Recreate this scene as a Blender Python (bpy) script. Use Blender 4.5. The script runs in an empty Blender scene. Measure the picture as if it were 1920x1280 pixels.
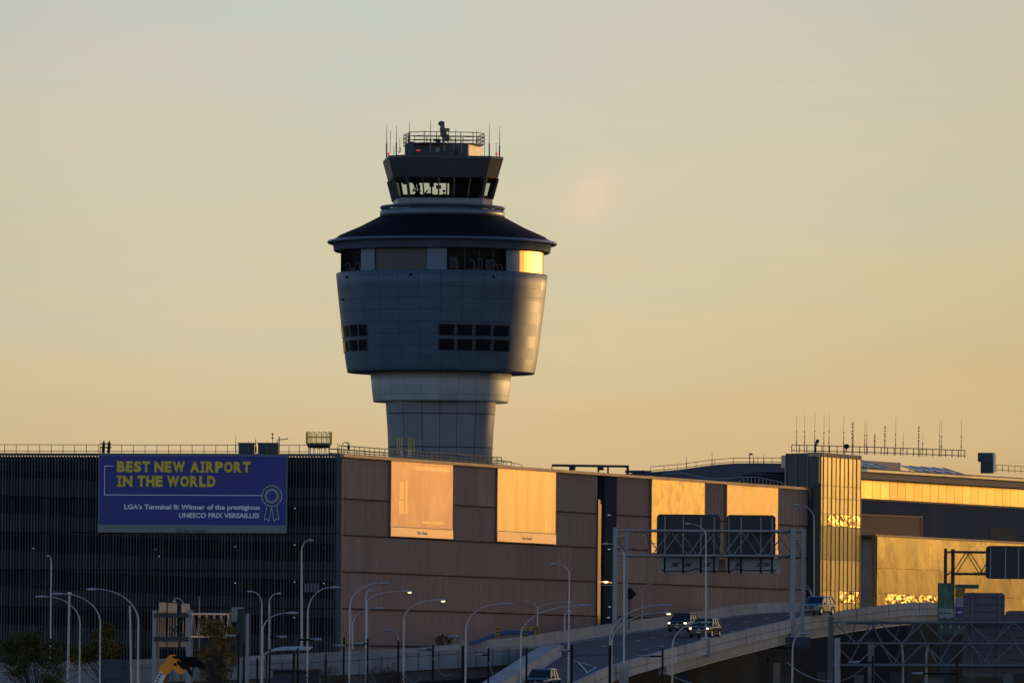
import bpy, math, random
from mathutils import Vector, Matrix, noise
random.seed(7)
SC = bpy.context.scene
COL = SC.collection
R = math.radians
F = 16000.0          # focal length in photo pixels (a 300 mm lens)
ROLL = 0.009
HOR = 1290.0         # photo row of the horizon
CAMZ = 9.0
W_PX = 1920.0
cr, sr = math.cos(ROLL), math.sin(ROLL)

# ---------------------------------------------------------------- helpers: survey of the photo into metres
def P(px, py, Z):
    u = px - 960.0; v = HOR - py
    return Vector(((u*cr - v*sr)/F*Z, Z, CAMZ + (v*cr + u*sr)/F*Z))
def X(px, Z, py=1150): return P(px, py, Z).x
def Zh(px, py, Z): return P(px, py, Z).z
class Plane:
    """vertical plane through two ground-plan points"""
    def __init__(s, a, b):
        s.a = Vector((a[0], a[1], 0)); s.b = Vector((b[0], b[1], 0))
        s.d = (s.b - s.a); s.len = s.d.length; s.d.normalize()
        s.n = Vector((s.d.y, -s.d.x, 0))
        if s.n.y > 0: s.n = -s.n
    def hit(s, px, py):
        q = P(px, py, 1.0); dv = Vector((q.x, 1.0, 0))
        t = s.a.dot(s.n)/dv.dot(s.n)
        q = P(px, py, t)
        return (q - s.a).dot(s.d), q.z
    def pt(s, k, z, off=0.0):
        q = s.a + s.d*k + s.n*off
        return Vector((q.x, q.y, z))

ORG = {}
def origin(o):
    return ORG.get(o.name, Vector((0, 0, 0)))
class MB:
    def __init__(s): s.v = []; s.f = []; s.t = []; s.sm = []
    def add(s, vs, fs, tone=1.0, smooth=False):
        n = len(s.v); s.v += [Vector(q) for q in vs]
        for f in fs: s.f.append([n+i for i in f]); s.t.append(tone); s.sm.append(smooth)
        return s
    def quad(s, a, b, c, d, tone=1.0): return s.add([a, b, c, d], [(0, 1, 2, 3)], tone)
    def hexa(s, p, tone=1.0):
        """8 points: bottom 4 ccw, top 4 ccw"""
        return s.add(p, [(0, 3, 2, 1), (4, 5, 6, 7), (0, 1, 5, 4), (1, 2, 6, 5), (2, 3, 7, 6), (3, 0, 4, 7)], tone)
    def box(s, c, size, rz=0.0, tone=1.0):
        cx, cy, cz = c; a, b, h = size[0]/2, size[1]/2, size[2]/2
        co, si = math.cos(rz), math.sin(rz); q = []
        for z in (-h, h):
            for x, y in ((-a, -b), (a, -b), (a, b), (-a, b)):
                q.append((cx+x*co-y*si, cy+x*si+y*co, cz+z))
        return s.hexa(q, tone)
    def slab(s, pl, k0, k1, z0, z1, o0, o1, tone=1.0):
        """box on a vertical plane between runs k, heights z and offsets o"""
        q = [pl.pt(k0, z0, o0), pl.pt(k1, z0, o0), pl.pt(k1, z0, o1), pl.pt(k0, z0, o1),
             pl.pt(k0, z1, o0), pl.pt(k1, z1, o0), pl.pt(k1, z1, o1), pl.pt(k0, z1, o1)]
        return s.hexa(q, tone)
    def tube(s, pts, r, n=8, tone=1.0, caps=True):
        pts = [Vector(p) for p in pts]
        if not isinstance(r, (list, tuple)): r = [r]*len(pts)
        vs = []; ref = None
        for i, p in enumerate(pts):
            if i == 0: d = pts[1]-p
            elif i == len(pts)-1: d = p-pts[i-1]
            else: d = pts[i+1]-pts[i-1]
            d.normalize()
            if ref is None:
                ref = Vector((1, 0, 0)) if abs(d.x) < .9 else Vector((0, 1, 0))
            a = (ref - d*ref.dot(d)).normalized(); b = d.cross(a); ref = a
            for k in range(n):
                t = 2*math.pi*k/n + math.pi/n
                vs.append(p + a*math.cos(t)*r[i] + b*math.sin(t)*r[i])
        fs = []
        for i in range(len(pts)-1):
            for k in range(n):
                fs.append((i*n+k, i*n+(k+1) % n, (i+1)*n+(k+1) % n, (i+1)*n+k))
        s.add(vs, fs, tone, n > 5)
        if caps:
            s.add([vs[k] for k in range(n)], [tuple(range(n-1, -1, -1))], tone)
            s.add([vs[(len(pts)-1)*n+k] for k in range(n)], [tuple(range(n))], tone)
        return s
    def bar(s, a, b, r, n=6, tone=1.0): return s.tube([a, b], r, n, tone)
    def loft(s, secs, tone=1.0, cap=(True, True), smooth=False):
        n = len(secs[0]); vs = [p for c in secs for p in c]; fs = []
        for i in range(len(secs)-1):
            for k in range(n):
                fs.append((i*n+k, i*n+(k+1) % n, (i+1)*n+(k+1) % n, (i+1)*n+k))
        s.add(vs, fs, tone, smooth)
        if cap[0]: s.add(secs[0], [tuple(range(n-1, -1, -1))], tone)
        if cap[1]: s.add(secs[-1], [tuple(range(n))], tone)
        return s
    def lathe(s, prof, c, n=72, smooth=True, tone=1.0):
        """prof: (r,z) pairs from the bottom up, c centre"""
        vs = []; fs = []
        for r, z in prof:
            for k in range(n):
                t = 2*math.pi*k/n
                vs.append((c[0]+r*math.sin(t), c[1]-r*math.cos(t), z))
        for i in range(len(prof)-1):
            for k in range(n):
                fs.append((i*n+k, i*n+(k+1) % n, (i+1)*n+(k+1) % n, (i+1)*n+k))
        return s.add(vs, fs, tone, smooth)
    def sphere(s, c, rad, n=10, tone=1.0):
        rx, ry, rz = rad if isinstance(rad, (tuple, list)) else (rad,)*3
        secs = []
        for i in range(n//2+1):
            ph = -math.pi/2 + math.pi*i/(n//2)
            rr = max(math.cos(ph), .02)
            secs.append([(c[0]+rx*rr*math.cos(2*math.pi*k/n), c[1]+ry*rr*math.sin(2*math.pi*k/n), c[2]+rz*math.sin(ph)) for k in range(n)])
        return s.loft(secs, tone, smooth=True)
    def build(s, name, m, parent=None, label=None):
        me = bpy.data.meshes.new(name)
        og = origin(parent) if parent is not None else Vector((0, 0, 0))
        me.from_pydata([tuple(q-og) for q in s.v], [], s.f)
        at = me.attributes.new('tone', 'FLOAT', 'FACE')
        for i, t in enumerate(s.t): at.data[i].value = t
        for i, p in enumerate(me.polygons): p.use_smooth = s.sm[i]
        me.materials.append(m)
        o = bpy.data.objects.new(name, me); COL.objects.link(o)
        if parent is not None:
            o.parent = parent; ORG[o.name] = og
        if label: o['label'] = label
        return o
def thing(name, loc, label, cat, group=None, rz=0.0):
    o = bpy.data.objects.new(name, None); COL.objects.link(o)
    o.empty_display_size = .3
    o.location = loc; ORG[o.name] = Vector(loc)
    o['label'] = label; o['category'] = cat
    if group: o['group'] = group
    return o
def tag(o, label, cat, group=None, kind=None):
    o['label'] = label; o['category'] = cat
    if group: o['group'] = group
    if kind: o['kind'] = kind
    return o
def struct(o): o['kind'] = 'structure'; return o

# ---------------------------------------------------------------- materials
def lin(c):
    return tuple((x/255/12.92) if x/255 <= .04045 else ((x/255+.055)/1.055)**2.4 for x in c)
def N(nt, t, **kw):
    n = nt.nodes.new(t)
    for k, v in kw.items(): setattr(n, k, v)
    return n
def math_(nt, op, a, b=None, c=None, clamp=False):
    n = nt.nodes.new('ShaderNodeMath'); n.operation = op; n.use_clamp = clamp
    for i, q in enumerate((a, b, c)):
        if q is None: continue
        if isinstance(q, (int, float)): n.inputs[i].default_value = q
        else: nt.links.new(q, n.inputs[i])
    return n.outputs[0]
def mixc(nt, fac, a, b, mode='MIX'):
    n = nt.nodes.new('ShaderNodeMix'); n.data_type = 'RGBA'; n.blend_type = mode
    for key, q in ((0, fac), (6, a), (7, b)):
        if isinstance(q, (int, float)): n.inputs[key].default_value = q
        elif isinstance(q, tuple): n.inputs[key].default_value = (*q[:3], 1)
        else: nt.links.new(q, n.inputs[key])
    return n.outputs[2]
MATS = {}
def mat(name, col, rough=.6, metal=0.0, var=.25, scale=1.5, stretch=(1, 1, 1), bump=0.0, bscale=8.0, emit=None, es=1.0, spec=.5, fine=0.1, tone=True):
    if name in MATS: return MATS[name]
    m = bpy.data.materials.new(name); m.use_nodes = True; nt = m.node_tree
    b = nt.nodes['Principled BSDF']
    tc = N(nt, 'ShaderNodeTexCoord'); mp = N(nt, 'ShaderNodeMapping')
    mp.inputs['Scale'].default_value = stretch
    nt.links.new(tc.outputs['Object'], mp.inputs[0])
    n1 = N(nt, 'ShaderNodeTexNoise'); n1.inputs['Scale'].default_value = scale; n1.inputs['Detail'].default_value = 5
    nt.links.new(mp.outputs[0], n1.inputs[0])
    n2 = N(nt, 'ShaderNodeTexNoise'); n2.inputs['Scale'].default_value = scale*9; n2.inputs['Detail'].default_value = 3
    nt.links.new(mp.outputs[0], n2.inputs[0])
    f = math_(nt, 'MULTIPLY_ADD', n1.outputs[0], var*2, 1-var)
    f2 = math_(nt, 'MULTIPLY_ADD', n2.outputs[0], fine*2, 1-fine)
    f = math_(nt, 'MULTIPLY', f, f2)
    if tone:
        a = N(nt, 'ShaderNodeAttribute', attribute_name='tone')
        f = math_(nt, 'MULTIPLY', f, a.outputs['Fac'])
    c = mixc(nt, 1.0, tuple(col), (1, 1, 1), 'MULTIPLY')
    cc = N(nt, 'ShaderNodeCombineColor')
    for i in range(3): nt.links.new(f, cc.inputs[i])
    c = mixc(nt, 1.0, tuple(col), cc.outputs[0], 'MULTIPLY')
    nt.links.new(c, b.inputs['Base Color'])
    b.inputs['Roughness'].default_value = rough; b.inputs['Metallic'].default_value = metal
    b.inputs['Specular IOR Level'].default_value = spec
    rr = math_(nt, 'MULTIPLY_ADD', n1.outputs[0], .25, rough-.12, clamp=True)
    nt.links.new(rr, b.inputs['Roughness'])
    if bump:
        bn = N(nt, 'ShaderNodeTexNoise'); bn.inputs['Scale'].default_value = bscale; bn.inputs['Detail'].default_value = 2
        nt.links.new(mp.outputs[0], bn.inputs[0])
        bp = N(nt, 'ShaderNodeBump'); bp.inputs['Strength'].default_value = 1.0; bp.inputs['Distance'].default_value = bump
        nt.links.new(bn.outputs[0], bp.inputs['Height']); nt.links.new(bp.outputs[0], b.inputs['Normal'])
    if emit:
        b.inputs['Emission Color'].default_value = (*emit, 1); b.inputs['Emission Strength'].default_value = es
    MATS[name] = m; return m
def panel_mat(name, col, nang, zp, zoff, rough=.45, metal=.35, line=.055, dark=.45, var=.12):
    """curved metal cladding: joints every nang-th of a turn and every zp metres, a tone per sheet"""
    m = bpy.data.materials.new(name); m.use_nodes = True; nt = m.node_tree; b = nt.nodes['Principled BSDF']
    tc = N(nt, 'ShaderNodeTexCoord'); sp = N(nt, 'ShaderNodeSeparateXYZ'); nt.links.new(tc.outputs['Object'], sp.inputs[0])
    ang = math_(nt, 'ARCTAN2', sp.outputs[0], sp.outputs[1])
    a = math_(nt, 'MULTIPLY', ang, nang/(2*math.pi))
    z = math_(nt, 'MULTIPLY_ADD', sp.outputs[2], 1/zp, zoff)
    fa = math_(nt, 'FRACT', math_(nt, 'ADD', a, 100)); fz = math_(nt, 'FRACT', math_(nt, 'ADD', z, 100))
    la = math_(nt, 'LESS_THAN', fa, line*nang/75.0); lz = math_(nt, 'LESS_THAN', fz, line/zp*1.1)
    ln = math_(nt, 'MAXIMUM', la, lz)
    cx = N(nt, 'ShaderNodeCombineXYZ'); nt.links.new(math_(nt, 'FLOOR', a), cx.inputs[0]); nt.links.new(math_(nt, 'FLOOR', z), cx.inputs[1])
    wn = N(nt, 'ShaderNodeTexWhiteNoise'); wn.noise_dimensions = '3D'; nt.links.new(cx.outputs[0], wn.inputs[0])
    n1 = N(nt, 'ShaderNodeTexNoise'); n1.inputs['Scale'].default_value = .5; nt.links.new(tc.outputs['Object'], n1.inputs[0])
    f = math_(nt, 'MULTIPLY_ADD', wn.outputs[0], var, 1-var/2)
    f = math_(nt, 'MULTIPLY', f, math_(nt, 'MULTIPLY_ADD', n1.outputs[0], .35, .82))
    f = math_(nt, 'MULTIPLY', f, math_(nt, 'MULTIPLY_ADD', ln, -(1-dark), 1.0))
    cc = N(nt, 'ShaderNodeCombineColor')
    for i in range(3): nt.links.new(f, cc.inputs[i])
    nt.links.new(mixc(nt, 1.0, tuple(col), cc.outputs[0], 'MULTIPLY'), b.inputs['Base Color'])
    b.inputs['Metallic'].default_value = metal; b.inputs['Specular IOR Level'].default_value = .25
    nt.links.new(math_(nt, 'MULTIPLY_ADD', wn.outputs[0], .12, rough-.06), b.inputs['Roughness'])
    return m
def glass_mat(name, tint, refl=.12, rough=.05, fr=.8):
    m = bpy.data.materials.new(name); m.use_nodes = True; nt = m.node_tree
    nt.nodes.remove(nt.nodes['Principled BSDF']); out = nt.nodes['Material Output']
    t = N(nt, 'ShaderNodeBsdfTransparent'); t.inputs[0].default_value = (*tint, 1)
    g = N(nt, 'ShaderNodeBsdfGlossy'); g.inputs['Roughness'].default_value = rough; g.inputs[0].default_value = (.9, .9, .9, 1)
    mx = N(nt, 'ShaderNodeMixShader'); lw = N(nt, 'ShaderNodeLayerWeight'); lw.inputs[0].default_value = .25
    f = math_(nt, 'MULTIPLY_ADD', lw.outputs['Fresnel'], fr, refl, clamp=True)
    nt.links.new(f, mx.inputs[0]); nt.links.new(t.outputs[0], mx.inputs[1]); nt.links.new(g.outputs[0], mx.inputs[2])
    nt.links.new(mx.outputs[0], out.inputs[0]); return m
def emat(name, col, s):
    return mat(name, (.05, .05, .05), emit=col, es=s, var=0, fine=0)

M = {}
M['fin_dark'] = mat('dark anodised fin', (.050, .056, .064), .6, .1, var=.3, scale=.4)
M['deck_dark'] = mat('garage deck concrete', (.10, .13, .145), .8, var=.5, scale=.35)
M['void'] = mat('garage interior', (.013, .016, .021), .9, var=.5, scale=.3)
M['fin_brown'] = mat('brown aluminium fin', (.335, .24, .21), .75, .0, var=.18, scale=.12, stretch=(1, 1, .4), fine=.08)
M['back_brown'] = mat('brown backing sheet', (.31, .222, .195), .6, .1, var=.2, scale=.3)
M['coping'] = mat('brown coping metal', (.34, .21, .15), .4, .3, var=.15)
M['coping_dark'] = mat('dark coping metal', (.06, .08, .09), .5, .2, var=.2)
M['groove'] = mat('joint shadow', (.02, .014, .012), .9)
M['concrete'] = mat('weathered concrete', (.33, .32, .30), .85, var=.42, scale=.5, stretch=(1, 1, .3), fine=.25)
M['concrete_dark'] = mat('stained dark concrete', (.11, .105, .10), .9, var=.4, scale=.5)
M['concrete_pale'] = mat('pale parapet concrete', (.315, .335, .345), .8, var=.42, scale=.6, stretch=(1, 1, .25), fine=.25)
M['asphalt'] = mat('asphalt', (.046, .05, .06), .75, var=.45, scale=.5, stretch=(2, .12, 1), fine=.25)
M['road_paint'] = mat('road paint', (.55, .55, .53), .7, var=.4, scale=2)
M['steel'] = mat('galvanised steel', (.26, .28, .31), .5, .5, var=.25, scale=1.2)
M['steel_pale'] = mat('pale galvanised lamp steel', (.42, .43, .45), .45, .5, var=.2, scale=1.0)
M['steel_dark'] = mat('dark painted steel', (.04, .045, .055), .55, .3, var=.25)
M['black'] = mat('black paint', (.008, .008, .010), .7, var=.3, spec=.2)
M['sign_back'] = mat('sign back aluminium', (.026, .031, .042), .5, .3, var=.25, scale=.6)
M['sign_pale'] = mat('pale aluminium tray', (.42, .40, .40), .5, .1, var=.35, scale=1.5)
M['blue'] = mat('blue printed vinyl', (.020, .031, .25), .5, var=.12, scale=.3)
M['yellow_ink'] = mat('yellow ink', (.78, .58, .03), .6, var=.08)
M['white_ink'] = mat('pale lilac ink', (.80, .80, .95), .6, var=.08)
M['cream_ink'] = mat('pale olive ink', (.60, .62, .50), .6, var=.08)
M['tray_grey'] = mat('grey billboard tray', (.16, .20, .21), .5, .2, var=.15)
M['frame_grey'] = mat('grey billboard frame', (.13, .16, .22), .5, .2)
M['dark_ink'] = mat('dark ink', (.03, .05, .06), .6)
M['roof_tile'] = None
M['gold_frame'] = mat('bronze mullion', (.42, .29, .13), .4, .6, var=.2)
M['navy'] = mat('navy sheet wall', (.045, .062, .095), .6, .1, var=.2, scale=.25)
M['navy_dark'] = mat('dark blue cladding', (.022, .03, .04), .45, .2, var=.25, scale=.3)
M['tan'] = mat('tan rooftop wall', (.42, .27, .17), .6, .1, var=.12, scale=.4)
M['roof_blue'] = mat('blue grey roof sheet', (.06, .075, .11), .6, .2, var=.3, scale=.2, stretch=(1, 1, 3))
M['rail'] = mat('roof rail steel', (.10, .085, .07), .5, .4)
M['solar'] = mat('solar cell glass', (.02, .03, .07), .2, .1, var=.2, scale=2)
M['alu'] = mat('bare aluminium', (.5, .5, .52), .35, .8, var=.15)
M['yellow_steel'] = mat('yellow painted steel', (.55, .42, .03), .5, .1, var=.2)
M['white'] = mat('white paint', (.75, .74, .72), .5, var=.12)
M['cable'] = mat('grey cable', (.20, .20, .22), .6)

def tower_pos():
    return Vector((-138.5/16, 1000.0, 0))
TP = tower_pos()
def th(py): return CAMZ + (1288.8 - py)/16.0     # height of a tower row

# =============================================================== WORLD, SUN, CAMERA
SUN_AZ = R(47)       # measured from straight ahead towards the right
SUN_EL = R(1.0)
sun_dir = Vector((math.sin(SUN_AZ)*math.cos(SUN_EL), math.cos(SUN_AZ)*math.cos(SUN_EL), math.sin(SUN_EL)))
w = bpy.data.worlds.new("World"); SC.world = w; w.use_nodes = True; nt = w.node_tree
bg = nt.nodes['Background']
tc = N(nt, 'ShaderNodeTexCoord'); sp = N(nt, 'ShaderNodeSeparateXYZ'); nt.links.new(tc.outputs['Generated'], sp.inputs[0])
dx, dy, dz = sp.outputs
sky = N(nt, 'ShaderNodeTexSky'); sky.sky_type = 'NISHITA'; sky.sun_disc = False
sky.sun_elevation = SUN_EL; sky.sun_rotation = SUN_AZ; sky.dust_density = 2.0; sky.ozone_density = 2.5
# haze band colours by height above the horizon
ramp = N(nt, 'ShaderNodeValToRGB'); cr_ = ramp.color_ramp; cr_.interpolation = 'B_SPLINE'
stops = [(0.0, (205, 163, 112)), (.17, (209, 171, 122)), (.31, (213, 183, 136)), (.42, (214, 193, 152)), (.535, (213, 200, 165)), (.65, (210, 203, 172)), (.80, (208, 204, 181)), (.90, (204, 204, 188)), (1.0, (201, 202, 192))]
while len(cr_.elements) < len(stops): cr_.elements.new(.5)
for e, (p, c) in zip(cr_.elements, stops): e.position = p; e.color = (*lin(c), 1)
# soft uneven haze
mp = N(nt, 'ShaderNodeMapping'); mp.inputs['Scale'].default_value = (9, 9, 55); nt.links.new(tc.outputs['Generated'], mp.inputs[0])
nz = N(nt, 'ShaderNodeTexNoise'); nz.inputs['Scale'].default_value = 1.6; nz.inputs['Detail'].default_value = 4; nt.links.new(mp.outputs[0], nz.inputs[0])
wob = math_(nt, 'MULTIPLY_ADD', nz.outputs[0], .24, -.12)
e0 = math_(nt, 'DIVIDE', dz, .0806)
e1 = math_(nt, 'ADD', e0, wob)
e1 = math_(nt, 'ADD', e1, math_(nt, 'MULTIPLY', dx, -.25))
nt.links.new(e1, ramp.inputs[0])
# azimuth: bright and warm around the sun, blue on the far side, raised to fill shade
az = math_(nt, 'ADD', math_(nt, 'MULTIPLY', dx, math.sin(SUN_AZ)), math_(nt, 'MULTIPLY', dy, math.cos(SUN_AZ)))
azr = N(nt, 'ShaderNodeValToRGB'); el = azr.color_ramp.elements
azs = [(0.0, (1.15, 1.38, 1.90)), (.45, (1.12, 1.34, 1.80)), (.70, (1.0, 1.08, 1.28)), (.835, (1.0, 1.0, 1.0)), (.93, (1.18, 1.05, .84)), (1.0, (1.55, 1.20, .72))]
while len(el) < len(azs): el.new(.5)
for e, (p, c) in zip(el, azs): e.position = p; e.color = (*c, 1)
nt.links.new(math_(nt, 'MULTIPLY_ADD', az, .5, .5), azr.inputs[0])
haze = mixc(nt, 1.0, ramp.outputs[0], azr.outputs[0], 'MULTIPLY')
# rosy and greenish haze layers, and sky dimmed to both sides for lens vignetting
mp3 = N(nt, 'ShaderNodeMapping'); mp3.inputs['Scale'].default_value = (30, 30, 170); mp3.inputs['Location'].default_value = (3, 1, 2); nt.links.new(tc.outputs['Generated'], mp3.inputs[0])
nz3 = N(nt, 'ShaderNodeTexNoise'); nz3.inputs['Scale'].default_value = 1.0; nz3.inputs['Detail'].default_value = 5; nz3.inputs['Roughness'].default_value = .55; nt.links.new(mp3.outputs[0], nz3.inputs[0])
tr3 = N(nt, 'ShaderNodeValToRGB'); e3 = tr3.color_ramp.elements; e3[0].position = .32; e3[0].color = (.97, .99, .985, 1); e3[1].position = .68; e3[1].color = (1.05, .99, .955, 1)
nt.links.new(nz3.outputs[0], tr3.inputs[0]); haze = mixc(nt, 1.0, haze, tr3.outputs[0], 'MULTIPLY')
ex_ = math_(nt, 'DIVIDE', math_(nt, 'ADD', dx, .008), .07); ex_ = math_(nt, 'MINIMUM', math_(nt, 'MULTIPLY', ex_, ex_), 1.0)
ex_ = math_(nt, 'MULTIPLY', ex_, math_(nt, 'GREATER_THAN', dy, 0))
haze = mixc(nt, math_(nt, 'MULTIPLY', ex_, .26), haze, mixc(nt, 1.0, haze, (.62, .62, .55), 'MULTIPLY'))
# faint wisp right of the tower and pink streaks
def blob(x0, z0, rx, rz, rot, amp, col, base):
    ux = math_(nt, 'SUBTRACT', dx, x0); uz = math_(nt, 'SUBTRACT', dz, z0)
    c_, s_ = math.cos(rot), math.sin(rot)
    a = math_(nt, 'DIVIDE', math_(nt, 'ADD', math_(nt, 'MULTIPLY', ux, c_), math_(nt, 'MULTIPLY', uz, s_)), rx)
    b = math_(nt, 'DIVIDE', math_(nt, 'ADD', math_(nt, 'MULTIPLY', ux, -s_), math_(nt, 'MULTIPLY', uz, c_)), rz)
    d = math_(nt, 'ADD', math_(nt, 'MULTIPLY', a, a), math_(nt, 'MULTIPLY', b, b))
    mp2 = N(nt, 'ShaderNodeMapping'); mp2.inputs['Scale'].default_value = (220, 220, 220); nt.links.new(tc.outputs['Generated'], mp2.inputs[0])
    n2 = N(nt, 'ShaderNodeTexNoise'); n2.inputs['Scale'].default_value = 2.0; n2.inputs['Detail'].default_value = 5; nt.links.new(mp2.outputs[0], n2.inputs[0])
    d = math_(nt, 'ADD', d, math_(nt, 'MULTIPLY_ADD', n2.outputs[0], 1.1, -.55))
    g = math_(nt, 'EXPONENT', math_(nt, 'MULTIPLY', d, -1.1))
    g = math_(nt, 'MINIMUM', g, 1.0)
    front = math_(nt, 'GREATER_THAN', dy, 0)
    g = math_(nt, 'MULTIPLY', math_(nt, 'MULTIPLY', g, amp), front)
    return mixc(nt, g, base, col)
az3 = math_(nt, 'ADD', math_(nt, 'ADD', math_(nt, 'MULTIPLY', dx, sun_dir.x), math_(nt, 'MULTIPLY', dy, sun_dir.y)), math_(nt, 'MULTIPLY', dz, sun_dir.z))
aur = math_(nt, 'EXPONENT', math_(nt, 'MULTIPLY', math_(nt, 'SUBTRACT', az3, 1.0), 110.0))
haze = mixc(nt, aur, haze, (10.0, 6.0, 2.0), 'MIX')
haze = blob(.0088, .0575, .0042, .0030, .8, .92, lin((230, 207, 174)), haze)
haze = blob(.0060, .0385, .0075, .0006, -.05, .22, lin((228, 196, 150)), haze)
haze = blob(.0330, .0705, .0130, .0007, -.03, .22, lin((222, 205, 172)), haze)
haze = blob(-.030, .0500, .0200, .0010, .06, .15, lin((222, 205, 165)), haze)
nish = mixc(nt, 1.0, sky.outputs[0], (.32, .39, .50), 'MULTIPLY')
wgt = math_(nt, 'SMOOTH_MIN', 1.0, math_(nt, 'MULTIPLY', math_(nt, 'SUBTRACT', dz, .085), 3.2), .1)
wgt = math_(nt, 'MAXIMUM', wgt, 0.0)
tot = mixc(nt, wgt, haze, nish)
nt.links.new(tot, bg.inputs[0]); bg.inputs[1].default_value = 1.0

sun = bpy.data.lights.new('sun', 'SUN'); sun.energy = 2.8; sun.angle = R(.55); sun.color = (1.0, .54, .18)
so = bpy.data.objects.new('sun', sun); COL.objects.link(so)
so.rotation_euler = (-sun_dir).to_track_quat('-Z', 'Y').to_euler(); so.location = (200, 200, 100)

cam = bpy.data.cameras.new('camera'); co = bpy.data.objects.new('camera', cam); COL.objects.link(co)
cam.sensor_width = 36; cam.lens = 36*F/W_PX; cam.shift_y = (HOR-640)/W_PX; cam.clip_start = 1; cam.clip_end = 30000
co.matrix_world = Matrix(((cr, -sr, 0, 0), (0, 0, -1, 0), (sr, cr, 0, CAMZ), (0, 0, 0, 1)))
SC.camera = co
SC.view_settings.view_transform = 'Standard'; SC.view_settings.look = 'None'; SC.view_settings.exposure = 0
SC.cycles.max_bounces = 6; SC.cycles.transparent_max_bounces = 12

# =============================================================== GROUND
g = MB(); g.quad((-6000, -500, 0), (6000, -500, 0), (6000, 9000, 0), (-6000, 9000, 0))
struct(g.build('ground', mat('tarmac and grass ground', (.045, .047, .042), .9, var=.4, scale=.02)))

# =============================================================== PARKING GARAGE
A = P(642, 851, 762); B = P(1516, 914, 762*1.144); L0 = P(0, 848, 769.5)
ZT = A.z                                    # top of the coping
PR = Plane((A.x, A.y), (B.x, B.y))          # sunny side
PL = Plane((A.x, A.y), (L0.x, L0.y))        # shaded side, runs to the left
LLEN = PL.len + 30
garage = thing('parking_garage', (A.x, A.y, 0), 'long parking garage with dark slatted left side and brown ribbed right side', 'parking garage')
zs = [PR.hit(642, y)[1] for y in (857, 934, 1002.5, 1071, 1140)]
zs += [zs[-1]-3.27, zs[-1]-6.54, .05]
kend = PR.len
kgap0, kgap1 = PR.hit(1121, 1000)[0], PR.hit(1156, 1000)[0]
# sunny side
bk = MB(); fn = MB(); gv = MB()
for (ka, kb) in ((0.0, kgap0), (kgap1, kend)):
    bk.slab(PR, ka, kb, 0, zs[0], -.6, -.12)
    for i in range(len(zs)-1):
        z1, z0 = zs[i]-.07, zs[i+1]+.07
        k = ka
        rr = random.Random(i*31+int(ka))
        pan = 1.0; nxt = ka
        while k < kb-.1:
            if k >= nxt:
                pan = rr.uniform(.82, 1.12); nxt = k + rr.choice((3.2, 4.8, 6.4, 9.6))
            wd = .25
            fn.slab(PR, k, k+wd, z0, z1, -.1, -.075, tone=pan*rr.uniform(.92, 1.08))
            k += .40
        gv.slab(PR, ka, kb, zs[i+1]-.05, zs[i+1]+.05, -.12, .02)
bk.build('backing_wall', M['back_brown'], garage)
fn.build('ribbed_cladding', M['fin_brown'], garage)
gv.build('floor_joint', M['groove'], garage)
# recess with the stair core
rc = MB(); rc.slab(PR, kgap0, kgap1, 0, ZT-.3, -4.5, -3.5)
rc.slab(PR, kgap1-.2, kgap1, 0, ZT-.3, -3.5, .0); rc.slab(PR, kgap0, kgap0+.2, 0, ZT-.3, -3.5, -.2)
rc.build('stair_recess', M['navy_dark'], garage)
ex = MB(); ex.slab(PR, kgap0-.15, kgap0+.35, 0, ZT-2.6, .0, .08); ex.slab(PR, kgap0+.7, kgap0+1.1, 0, ZT-3.0, -.3, -.1)
ex.build('corner_trim', mat('brass trim', (.42, .27, .08), .35, .5), garage)
cp = MB(); cp.slab(PR, -.35, kgap0, zs[0]+.02, ZT, -.7, .30); cp.slab(PR, kgap0, kend, zs[0]+.02, ZT, -.9, .22)
cp.build('coping', M['coping'], garage)
# recess wall upper box
rb = MB(); rb.slab(PR, kgap0+1.6, kgap1-.1, 0, ZT-.25, -1.5, .04); rb.build('stair_core', mat('stair core paint', (.03, .04, .055), .95, 0, spec=.05), garage)
# shaded side: fins, sloping decks, spandrels
fn = MB(); k = .0; rr = random.Random(5)
while k < LLEN:
    t = rr.uniform(.45, 1.5)
    fn.slab(PL, k, k+.085, 0, zs[0]+.1, .02, .30, tone=t)
    k += .274
fn.build('slatted_screen', M['fin_dark'], garage)
sh = MB()
for i in range(10):
    # decks fall towards the corner, px slope about 25 rows over the face
    yl, yr = 1045 - 69*(4-i) , 1071 - 69*(4-i)
    for (xa, ya, xb, yb) in ((-180, yl-5, 320, (yl+yr)/2+4), (320, (yl+yr)/2+4, 636, yr)):
        k1, za = PL.hit(xa, ya); k0, zb = PL.hit(xb, yb)
        hh = .82
        q = []
        for (kk, zz) in ((k0, zb), (k1, za)):
            for dz_ in (-hh, hh): q.append((kk, zz+dz_))
        if za < 1 or min(zb, za)+hh > zs[0]-.2: continue
        o0, o1 = -.35, .0
        sh.hexa([PL.pt(q[0][0], q[0][1], o0), PL.pt(q[2][0], q[2][1], o0), PL.pt(q[2][0], q[2][1], o1), PL.pt(q[0][0], q[0][1], o1),
                 PL.pt(q[1][0], q[1][1], o0), PL.pt(q[3][0], q[3][1], o0), PL.pt(q[3][0], q[3][1], o1), PL.pt(q[1][0], q[1][1], o1)], tone=.8+.3*rr.random())
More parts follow.
